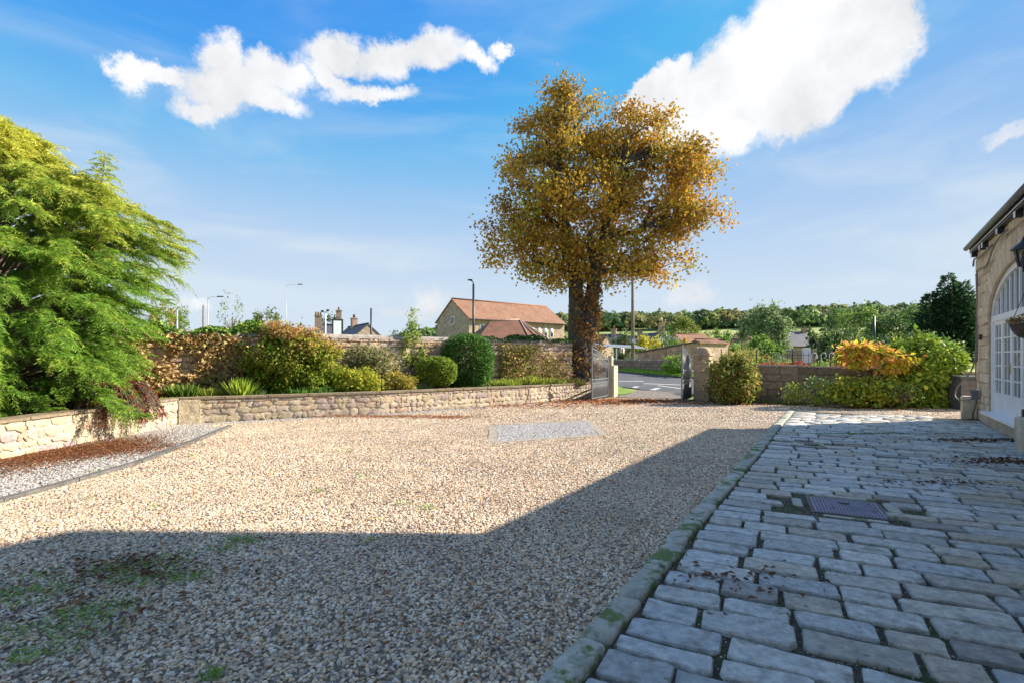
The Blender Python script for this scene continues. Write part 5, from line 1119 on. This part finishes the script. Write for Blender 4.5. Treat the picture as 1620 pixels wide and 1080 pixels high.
house('barn', 'long stone barn with orange pantile roof and small arched windows', (-5.1,60), bu, 15.6, 7.6, 6.35, 8.85, BARNST, PANT, 'barn', z0=0,
      wins=[(1.0+.9,5.1,.75,1.0),(3.2,5.1,.6,1.0)]+[(s,4.75,.62,.9,1) for s in (9.9,11.0,12.1,13.2)], gwins=[(3.7,6.2,.8,1.0)], over=.35)
bb = MB(); bb.box((5.2,0.05,5.6),(.08,.1,2)); 
# pavilion roof with ribs, just over the wall
pv_ = empty('pavilion', (at(822,500,32).x, 32, .5), R(18), label='low pavilion with ribbed hipped brown tile roof behind the garden wall', cat='pavilion')
m = MB(); nF = 10; V = [(0,0,3.42)]+[(2.05*math.cos(t), 2.05*math.sin(t), 2.05) for t in [-math.pi/2+math.pi*i/nF*1.0 for i in range(nF+1)]]
m.add(V+[(-1.9,0,3.30),(-3.3,-2.05,2.05),(-3.3,2.05,2.05)], [(0,i+1,i+2) for i in range(nF)]+[(0,nF+2,nF+3,1),(0,nF+1,nF+4,nF+2),(nF+2,nF+4,nF+3)]); m.build('roof', PANT_D, pv_)
for i in range(nF+1):
    t = -math.pi/2+math.pi*i/nF; MB().tube([(0,0,3.44),(2.08*math.cos(t),2.08*math.sin(t),2.07)], .045, 5).build('hip_tiles', M('mortared_ridge', [(.42,.30,.24)], bump=.2), pv_)
m = MB(); m.tube([(-1.9,0,3.32),(0,0,3.44)], .06, 6); m.build('ridge_tiles', MATS['mortared_ridge'], pv_)
m = MB(); m.poly([(-3.1,-1.8),(0,-1.8)]+[(1.8*math.cos(t), 1.8*math.sin(t)) for t in (-1.1,-.5,0,.5,1.1)]+[(0,1.8),(-3.1,1.8)], 0, 2.08); m.build('wall', PALEST, pv_)
# cottages far left
a0 = at(520,530,74)
house('cottage', 'slate-roofed cottage with two chimney stacks left of the inn sign', (at(500,530,70).x, 70), (.93,.36), 3.3, 6.0, 4.3, 6.3, BARNST, SLATE, chim=[(.3,3,1.7,.95,3),(3.1,3,2.5,.75,1)], over=.2)
house('cottage', 'slate-roofed cottage with stone gable right of the inn sign', (-15.7, 65.7), (-.55,.83), 9, 6.0, 3.2, 5.85, BARNST, SLATE, chim=[(5.8,3.1,1.5,.8,2)], over=.2)
sgp = empty('inn_sign', (at(534,520,40).x, 40, .4), R(32), label='white hanging board in a dark frame on a post before the cottages', cat='sign')
MB().box((0,0,3.55),(.64,.05,1.10)).build('board', SIGNB, sgp)
m = MB(); m.box((0,.0,4.15),(.86,.10,.10)); m.box((0,0,2.95),(.86,.10,.09)); m.box((-.37,0,3.55),(.10,.09,1.12)); m.box((.37,0,3.55),(.10,.09,1.12)); m.build('sign_frame', IRON_D, sgp)
MB().box((.0,0,1.4),(.14,.14,3.0)).build('post', IRON_D, sgp); m = MB(); m.tube([(-.28,0,4.2),(-.15,0,4.33),(.15,0,4.33),(.28,0,4.2)], .03, 5); m.build('scroll', IRON_D, sgp)
def pole(name, label, px, ytop, y, w, mat, cat='pole', arm=None, extra=None, z0=None):
    z0 = gzf((px-810)/800*y, y) if z0 is None else z0; b = Vector(((px-810)/800*y, y, z0)); t = at(px, ytop, y); e = empty(name, b, label=label, cat=cat); h = t.z-z0
    MB().tube([(0,0,-.1),(0,0,h)], [w/2, w/2*.75], 8).build('shaft', mat, e)
    if arm: m = MB(); ax = arm[0]/800*y; m.tube([(0,0,h-.1),(ax*.25,0,h+.12),(ax,0,h+.16)], w*.2, 6); m.build('arm', mat, e); MB().box((ax+.15*math.copysign(1,ax),0,h+.14),(.55,.16,.10)).build('lamp_head', LEADG, e)
    return e, h
pole('street_lamp', 'slender street lamp with a short arm left of the bare sapling', 329, 472, 45, .09, STEEL, 'street lamp', (17,))
pole('street_lamp', 'very tall thin street lamp above the round shrub, its arm to the right', 453, 452, 60, .08, STEEL, 'street lamp', (20,))
pole('utility_pole', 'short dark pole left of the slender street lamp', 322, 483, 42, .22, POLE)
pole('utility_pole', 'pale short post left of the two poles, before a conical bush', 280, 490, 42, .2, STEEL)
pole('utility_pole', 'dark pole in front of the cottage gable', 587, 488, 45, .20, IRON_D)
e, h = pole('street_lamp', 'dark lamp post standing before the barn with a small bent head', 749, 450, 30, .17, IRON_D, 'street lamp')
m = MB(); m.tube([(0,0,h),(-.02,0,h+.15),(-.16,0,h+.24)], .04, 6); m.box((-.2,0,h+.26),(.26,.12,.08)); m.build('lamp_head', IRON_D, e)
e, h = pole('telegraph_pole', 'tall wooden telegraph pole behind the gateway, its top lost in the chestnut leaves', 1001, 400, 34.5, .25, POLE, 'telegraph pole')
MB().box((0,-.14,2.1+.0),(.14,.03,.2)).build('notice_plate', WHITEP, e)
pole('telegraph_pole', 'dark pole standing before the conifers on the right', 1383, 500, 60, .32, IRON_D, 'telegraph pole')
e, h = pole('floodlight_mast', 'pale mast with two floodlights left of the inn sign', 515, 494, 45, .14, WHITEP, 'floodlight mast')
m = MB(); m.tube([(-.28,0,h),(.22,0,h)], .03, 5); m.build('crossbar', STEEL, e)
for s, zz in ((-.28,.08),(.20,.16)): MB().box((s,0,h+zz),(.22,.18,.16),.3).build('floodlight', IRON_D, e)
cr = empty('parked_car', (at(521,533,36).x, 36, .55), R(10), label='roof of a blue car just showing over the garden wall', cat='car')
m = MB(); P = [(-2.1,.5),(-2.05,.95),(-1.3,1.02),(-.9,1.5),(-.2,1.66),(.8,1.62),(1.45,1.1),(2.1,1.0),(2.15,.5)]; V = [(x_,s*(.82 if z_ < 1.2 else .62),z_+.4) for s in (-1,1) for x_, z_ in P]; k = len(P)
m.add(V, [tuple(range(k)), tuple(range(2*k-1,k-1,-1))]+[(i,(i+1)%k,k+(i+1)%k,k+i) for i in range(k)]); m.build('body', BLUEC, cr)
m = MB(); m.add([(-1.15,-.84,1.45),(-.85,-.68,1.83),(.75,-.68,1.93),(1.3,-.84,1.5)],[(0,1,2,3)]); m.build('side_window', GLASS, cr)
for s in (-1.35,1.35):
    for q in (-.8,.8): m = MB(); m.tube([(s,q-.1,.32),(s,q+.1,.32)], .32, 14); m.build('wheel', IRON_D, cr)
# stone outbuilding across the road
Cn = Vector((12.45,34)); dl = Vector((-.6,.8)); drr = Vector((.79,.61)).normalized()
ob_ = empty('outbuilding', (0,0,.4), label='rubble stone outbuilding with sloping slate roof across the road', cat='outbuilding')
p0, p1, p2 = Cn, Cn+dl*5, Cn+drr*3.9; p3 = p1+drr*3.9; m = MB()
m.add([(*p0,0),(*p1,0),(*p3,0),(*p2,0),(*p0,2.18),(*p1,1.50),(*p3,1.50),(*p2,2.18)], [(0,1,5,4),(1,2,6,5),(2,3,7,6),(3,0,4,7),(4,5,6,7)]); m.build('wall', BARNST, ob_)
m = MB(); q0, q1, q2, q3 = p0-dl*.1-drr*.15, p1+dl*.15-drr*.15, p2-dl*.1+drr*.1, p3+dl*.15+drr*.1
m.add([(*q0,2.21),(*q1,1.51),(*q3,1.51),(*q2,2.21),(*q0,2.28),(*q1,1.58),(*q3,1.58),(*q2,2.28)], [(3,2,1,0),(4,5,6,7),(0,1,5,4),(1,2,6,5),(2,3,7,6),(3,0,4,7)]); m.build('roof', SLATE, ob_)
m = MB(); m.bar((*(p0-drr*.0-dl*.12),2.20),(*(p2-dl*.12),2.20),.10,.12); m.build('coping', PANT, ob_)
OW = stone_set('stone', BARNST, 5, jag=.12, asp=1.7)
stone_wall(ob_, tuple(p1), tuple(p0), 0.6, lambda s: .9+.66*s/5, OW, (.15,.21), (.26,.5), .1, cap=110, seed=90, proud=.04)
# carport and village houses
cpt = empty('carport', (at(972,560,46).x, 46, .6), R(-12), label='open carport with pale grey corrugated roof beyond the left gate leaf', cat='carport')
m = MB(); n = 40; V = []
for i in range(n+1): x_ = -2.6+5.6*i/n; V += [(x_,-1.5,2.02-.10*i/n*3+.02*(i%2)),(x_-1.0,1.8,2.42-.10*i/n*3+.02*(i%2))]
m.add(V, [(2*i,2*i+2,2*i+3,2*i+1) for i in range(n)]); m.build('roof', M('sheet_roof', [(.24,.26,.28)], rough=.5, bump=0, var=.1), cpt)
for s in (-2.4,.2,2.8): MB().box((s,-1.4,.95),(.12,.12,1.7)).build('post', WHITEP, cpt)
house('cottage', 'pale gabled cottage with slate roof behind the carport', (at(938,560,72).x, 72), (.95,-.3), 3.9, 6, 3.2, 4.9, RENDER, SLATE, over=.2, chim=[(2.6,3,1.2,.7,1)])
house('cottage', 'dark slate cottage with stone gable right of the pale gabled one', (at(975,560,70).x, 70), (-.5,.86), 5.5, 3.4, 2.7, 4.6, PALEST, SLATE, over=.2)
house('cottage', 'slate cottage half hidden by the yellow tree, two chimneys on its ridge', (at(1000,560,95).x, 95), (1,.1), 9, 6, 3.8, 5.6, BARNST, SLATE, chim=[(2.6,3,1.3,.8,2),(6.3,3,1.3,.8,2)])
house('cottage', 'white gable with a tall chimney between conifer and olive tree', (at(1062,560,80).x, 80), (-.4,.9), 5, 3.4, 4.0, 5.4, RENDER, SLATE, chim=[(.3,1.7,1.9,.7,1)], over=.15)
house('cottage', 'low pink-tiled house left of the small round tree', (at(1085,560,90).x, 90), (.9,.3), 6.5, 6, 4.0, 5.9, PALEST, PANT)
house('cottage', 'red-tiled house below the round tree behind the outbuilding', (at(1118,560,75).x, 75), (.97,.2), 4.6, 6, 3.2, 4.4, PALEST, PANT)
house('cottage', 'pink-roofed bungalow with pale wall left of the willow', (at(1165,560,70).x, 70), (.97,-.2), 3.4, 5.2, 2.5, 4.2, RENDER, PANT, chim=[(1.7,2.6,.9,.6,1)])
house('cottage', 'small far house with brown roof above the pink-roofed bungalow', (at(1170,545,120).x, 120), (1,0), 4.5, 5, 5.3, 7.2, PALEST, PANT)
house('farmhouse', 'long grey-roofed farmhouse right of the willow', (at(1240,545,95).x, 95), (.99,.12), 6.5, 6, 4.0, 6.6, BARNST, SLATE, chim=[(6.3,3,1.0,.7,1)])
gw_ = empty('garden_boundary_wall', (at(1237,560,50).x, 50, .6), R(3), label='dark stone boundary wall below the grey-roofed farmhouse', cat='wall'); MB().box((1.6,0,.85),(3.6,.4,1.7)).build('wall_body', MATS['dark_rubble'], gw_); MB().box((1.6,0,1.74),(3.7,.5,.1)).build('coping', COPE_UP, gw_)

# ================================================================ TREES beyond
def tree(label, px, ytop, y, wpx, n, cols, size, name='tree', ybase=None, cat='tree', group='trees beyond the courtyard', clumps=40, cs=.24, shell=.6, z0=None, asp=.6, low=-.8, crown_from=.25, sx=1.0, mat=LEAF):
    z0 = gzf((px-810)/800*y, y) if z0 is None else z0; b = Vector(((px-810)/800*y, y, z0)); h = at(px, ytop, y).z-z0; r = wpx/2/800*y
    e = empty(name, b, label=label, cat=cat, group=group); zc = h*(crown_from+1)/2; rz = h*(1-crown_from)/2
    P, o_ = blob(n, (0,0,zc), (r,r*.9,rz), clumps, cs, shell, low=low); k = P[:,2] > .05*h; P, o_ = P[k], o_[k]
    leaves('crown', P, pick(cols, len(P), .2), size, mat, e, o_, .1, asp)
    m = MB(); m.tube([(0,0,-.1),(0,0,h*.35),(.02*h,0,h*.7)], [h*.028,h*.022,h*.008], 7)
    for i in range(10):
        t = random.uniform(0,6.28); zz = h*random.uniform(.25,.6); m.tube([(0,0,zz),(math.cos(t)*r*.4,math.sin(t)*r*.4,zz+h*.15),(math.cos(t)*r*.75,math.sin(t)*r*.75,zz+h*.22)], [h*.01,h*.006,h*.002], 5, False)
    m.build('trunk', BARK2, e); return e
def fir(label, px, ytop, y, wpx, cols, name='conifer', nb=150, size=.34, leaders=((0,0,1),), flare=.75, group='trees beyond the courtyard', z0=None):
    z0 = gzf((px-810)/800*y, y) if z0 is None else z0; b = Vector(((px-810)/800*y, y, z0)); H0 = at(px, ytop, y).z-z0; r = wpx/2/800*y; e = empty(name, b, label=label, cat='conifer', group=group)
    P, D = [], []; m = MB()
    for (ox, oy, hs) in leaders:
        h = H0*hs; m.tube([(ox*r*.5,oy*r,-.1),(ox*r,oy*r,h*.5),(ox*r,oy*r,h)], [h*.02,h*.014,.02], 6)
        for i in range(nb):
            t = (i+random.random())/nb; z = h*(.04+.95*t); a = i*2.4+random.random(); R0 = r*(.66 if len(leaders) > 1 else 1)*((1-t)**flare)*random.uniform(.75,1.12)+.15
            k = max(6, int(R0*9)); q = rng.random(k)**.6; s = q*R0; aa_ = a+.22*rng.normal(size=k)
            P.append(np.stack([ox*r+np.cos(aa_)*s, oy*r+np.sin(aa_)*s, z+.10*s-.10*s*s/max(R0,.3)+.10*rng.normal(size=k)], 1)); D.append(np.stack([np.cos(aa_), np.sin(aa_), np.full(k,.25)], 1))
    P = np.concatenate(P); D = np.concatenate(D); leaves('crown', P, pick(cols, len(P), .2), size, LEAF, e, D*1.5, .05, .45, rand=.5); m.build('trunk', BARK2, e); return e
GR1 = [(.07,.13,.03),(.11,.18,.045),(.05,.09,.025)]; GR2 = [(.12,.20,.05),(.17,.25,.07),(.09,.15,.04)]; PALEG = [(.17,.24,.12),(.23,.30,.17),(.12,.18,.08)]; DK = [(.022,.05,.028),(.03,.07,.035),(.045,.09,.04)]; DK2 = [(.04,.08,.03),(.06,.11,.04)]
tree('pale silvery willow standing tall behind the railings', 1208, 488, 62, 66, 7500, PALEG, .34, 'willow_tree', clumps=70, cs=.2, shell=.6, crown_from=.05)
tree('green bushy tree at the willow foot', 1210, 533, 50, 46, 2400, [(.11,.20,.04),(.16,.26,.06)], .26, crown_from=.0, clumps=26)
fir('large dark conifer with several tops beside the coach house corner', 1500, 434, 58, 112, DK, nb=260, size=.42, leaders=((0,0,1),(-.42,.1,.80),(.45,.1,.84),(-.15,-.3,.88),(.2,-.25,.9)), flare=.62, name='conifer_tree')
tree('dark broad tree left of the large conifer', 1428, 488, 66, 88, 6500, [(.05,.10,.03),(.08,.14,.045),(.12,.18,.08)], .36, clumps=60, crown_from=.05)
tree('round green tree behind the two dark shrubs', 1352, 484, 80, 66, 5200, GR2, .36, clumps=44, crown_from=.1)
tree('dark holly bush left of the yellow small tree', 1296, 514, 52, 34, 2600, DK2, .24, 'holly_bush', clumps=24, crown_from=.0)
tree('dark olive-green bush right of the holly', 1322, 506, 54, 46, 3200, DK2, .26, 'holly_bush', clumps=30, crown_from=.0)
tree('dim green thicket under the conifer, behind the laurel hedge', 1440, 532, 45, 130, 4200, DK2, .28, 'thicket', clumps=60, crown_from=.0, cs=.3)
tree('bright yellow autumn tree right of the telegraph pole', 1032, 534, 58, 46, 2800, [(.42,.40,.05),(.50,.36,.05),(.30,.34,.06),(.20,.26,.05)], .28, clumps=26, crown_from=.05)
tree('small orange-tinted tree by the white gable', 1081, 534, 75, 22, 1000, [(.45,.32,.06),(.30,.28,.06)], .3, clumps=12, crown_from=.1)
fir('narrow dark conifer right of the yellow tree', 1053, 514, 72, 24, [(.04,.09,.03),(.06,.13,.04)], nb=90, size=.35, flare=.5)
tree('rounded olive-green tree above the white gable', 1078, 507, 105, 44, 3600, [(.15,.20,.05),(.20,.24,.07)], .42, clumps=30, crown_from=.1)
tree('dark round tree left of the telegraph pole', 984, 526, 66, 26, 1800, [(.08,.11,.05),(.11,.14,.07)], .28, clumps=20, crown_from=.0)
tree('small round green tree among the red roofs', 1143, 523, 80, 32, 2200, [(.09,.18,.04),(.13,.22,.05)], .32, clumps=20, crown_from=.1)
tree('light green bush right of the outbuilding', 1172, 545, 44, 44, 2400, [(.20,.30,.07),(.14,.22,.05)], .2, 'bush', clumps=26, crown_from=.0)
tree('green bush below the cottages right of the telegraph pole', 1063, 540, 52, 40, 1700, [(.09,.17,.04),(.13,.2,.05)], .24, 'bush', clumps=18, crown_from=.0)
tree('wispy half-bare sapling left of the round tree above the wall', 366, 468, 40, 36, 330, PALEG, .18, clumps=26, cs=.2, crown_from=.3)
tree('rounded grey-green tree top above the round shrub', 425, 489, 60, 44, 1900, [(.12,.16,.07),(.16,.20,.09)], .32, clumps=24, crown_from=.2)
tree('conical bushy tree behind the pale short post', 283, 478, 44, 30, 1500, [(.13,.20,.06),(.20,.26,.08)], .2, clumps=20, crown_from=.2, shell=.3)
tree('orange and green tree just right of the golden conifer', 255, 480, 38, 34, 1600, [(.34,.20,.07),(.18,.24,.06)], .18, clumps=20, crown_from=.2)
tree('small dark tree between the cottage chimneys', 525, 500, 90, 32, 900, DK2, .35, clumps=12, crown_from=.3)
fir('small garden conifer right of the carport', 1012, 545, 60, 16, [(.08,.15,.04),(.12,.20,.05)], nb=40, size=.25)

# the far wooded hillside: one mass, crown beside crown
r = random.Random(3); Vs, Fs, Cs = [], [], []; o0 = 0; cnt = 0
WD = [(.13,.21,.08),(.19,.28,.09),(.09,.15,.06),(.25,.31,.10),(.18,.23,.10),(.30,.28,.11)]
for i in range(800):
    a = R(r.uniform(-12, 46)); d = r.uniform(308, 500)
    x, y = d*math.sin(a), d*math.cos(a); rad = r.uniform(5.0, 8.5); n = 230
    if a < R(-2) and d < 330: continue
    z = gzf(x, y); hgt = r.uniform(6, 11.5)
    k = unit(rng.normal(size=(n,3))); k[:,2] = np.abs(k[:,2])*1.1-.25; lump = 1+.16*np.sin(k[:,0]*5+i)*np.cos(k[:,1]*6+i)+.08*rng.normal(size=n)
    P = k*np.array([rad,rad,hgt*.62])*lump[:,None]+np.array([x,y,z+hgt*.38]); base = np.array(r.choice(WD))*r.uniform(.8,1.2)
    tg = np.cross(k, rng.normal(size=(n,3))); v, f = leaf_geo(P-unit(tg)*.9, tg+.2*k, k+.38*rng.normal(size=(n,3)), 2.3*(.6+.7*rng.random(n)), .8, .1); Vs.append(v); Fs.append(f+o0); o0 += len(v); Cs.append(np.repeat(np.clip(base*(1+.16*rng.normal(size=(n,1))), .01, .4), 4, 0)); cnt += 1
o = np_obj('far_woods', np.concatenate(Vs), np.concatenate(Fs), LEAF, None, np.concatenate(Cs)); tag(o, 'wooded hillside of mixed green trees along the horizon', 'woodland', kind='stuff')
# hedge line at the foot of the wood above the field
Vs, Fs, Cs = [], [], []; o0 = 0
for i in range(130):
    a = R(-4+i*.36); d = 235+r.uniform(-6,6)+20*math.sin(i*.3); x, y = d*math.sin(a), d*math.cos(a); z = gzf(x, y); n = 60; k = unit(rng.normal(size=(n,3))); k[:,2] = np.abs(k[:,2]); hh = r.uniform(1.6,3.4)
    v, f = leaf_geo(k*np.array([1.8,1.4,hh])+np.array([x,y,z]), k+.8*rng.normal(size=(n,3)), k, .8*(.6+.7*rng.random(n)), .7, .2); Vs.append(v); Fs.append(f+o0); o0 += len(v); Cs.append(np.repeat(pick(WD, n, .2), 4, 0))
o = np_obj('field_hedge', np.concatenate(Vs), np.concatenate(Fs), LEAF, None, np.concatenate(Cs)); tag(o, 'long dark hedge line along the lower edge of the far field', 'hedge', kind='stuff')
# a bird
bd = empty('bird', at(1187, 475, 45), R(40), label='tiny dark bird flying above the village roofs', cat='bird')
m = MB(); m.tube([(-.14,0,0),(-.05,0,.01),(.06,0,.01),(.13,0,.03)], [.01,.04,.04,.012], 6); m.add([(-.03,0,.02),(.05,0,.02),(.0,.28,.12),(-.06,.25,.11)],[(0,1,2,3)]); m.add([(-.03,0,.02),(.05,0,.02),(.0,-.28,.12),(-.06,-.25,.11)],[(0,3,2,1)]); m.build('body', IRON_D, bd)
print('tris approx', sum(len(o.data.polygons) for o in COL.objects if o.type == 'MESH'))
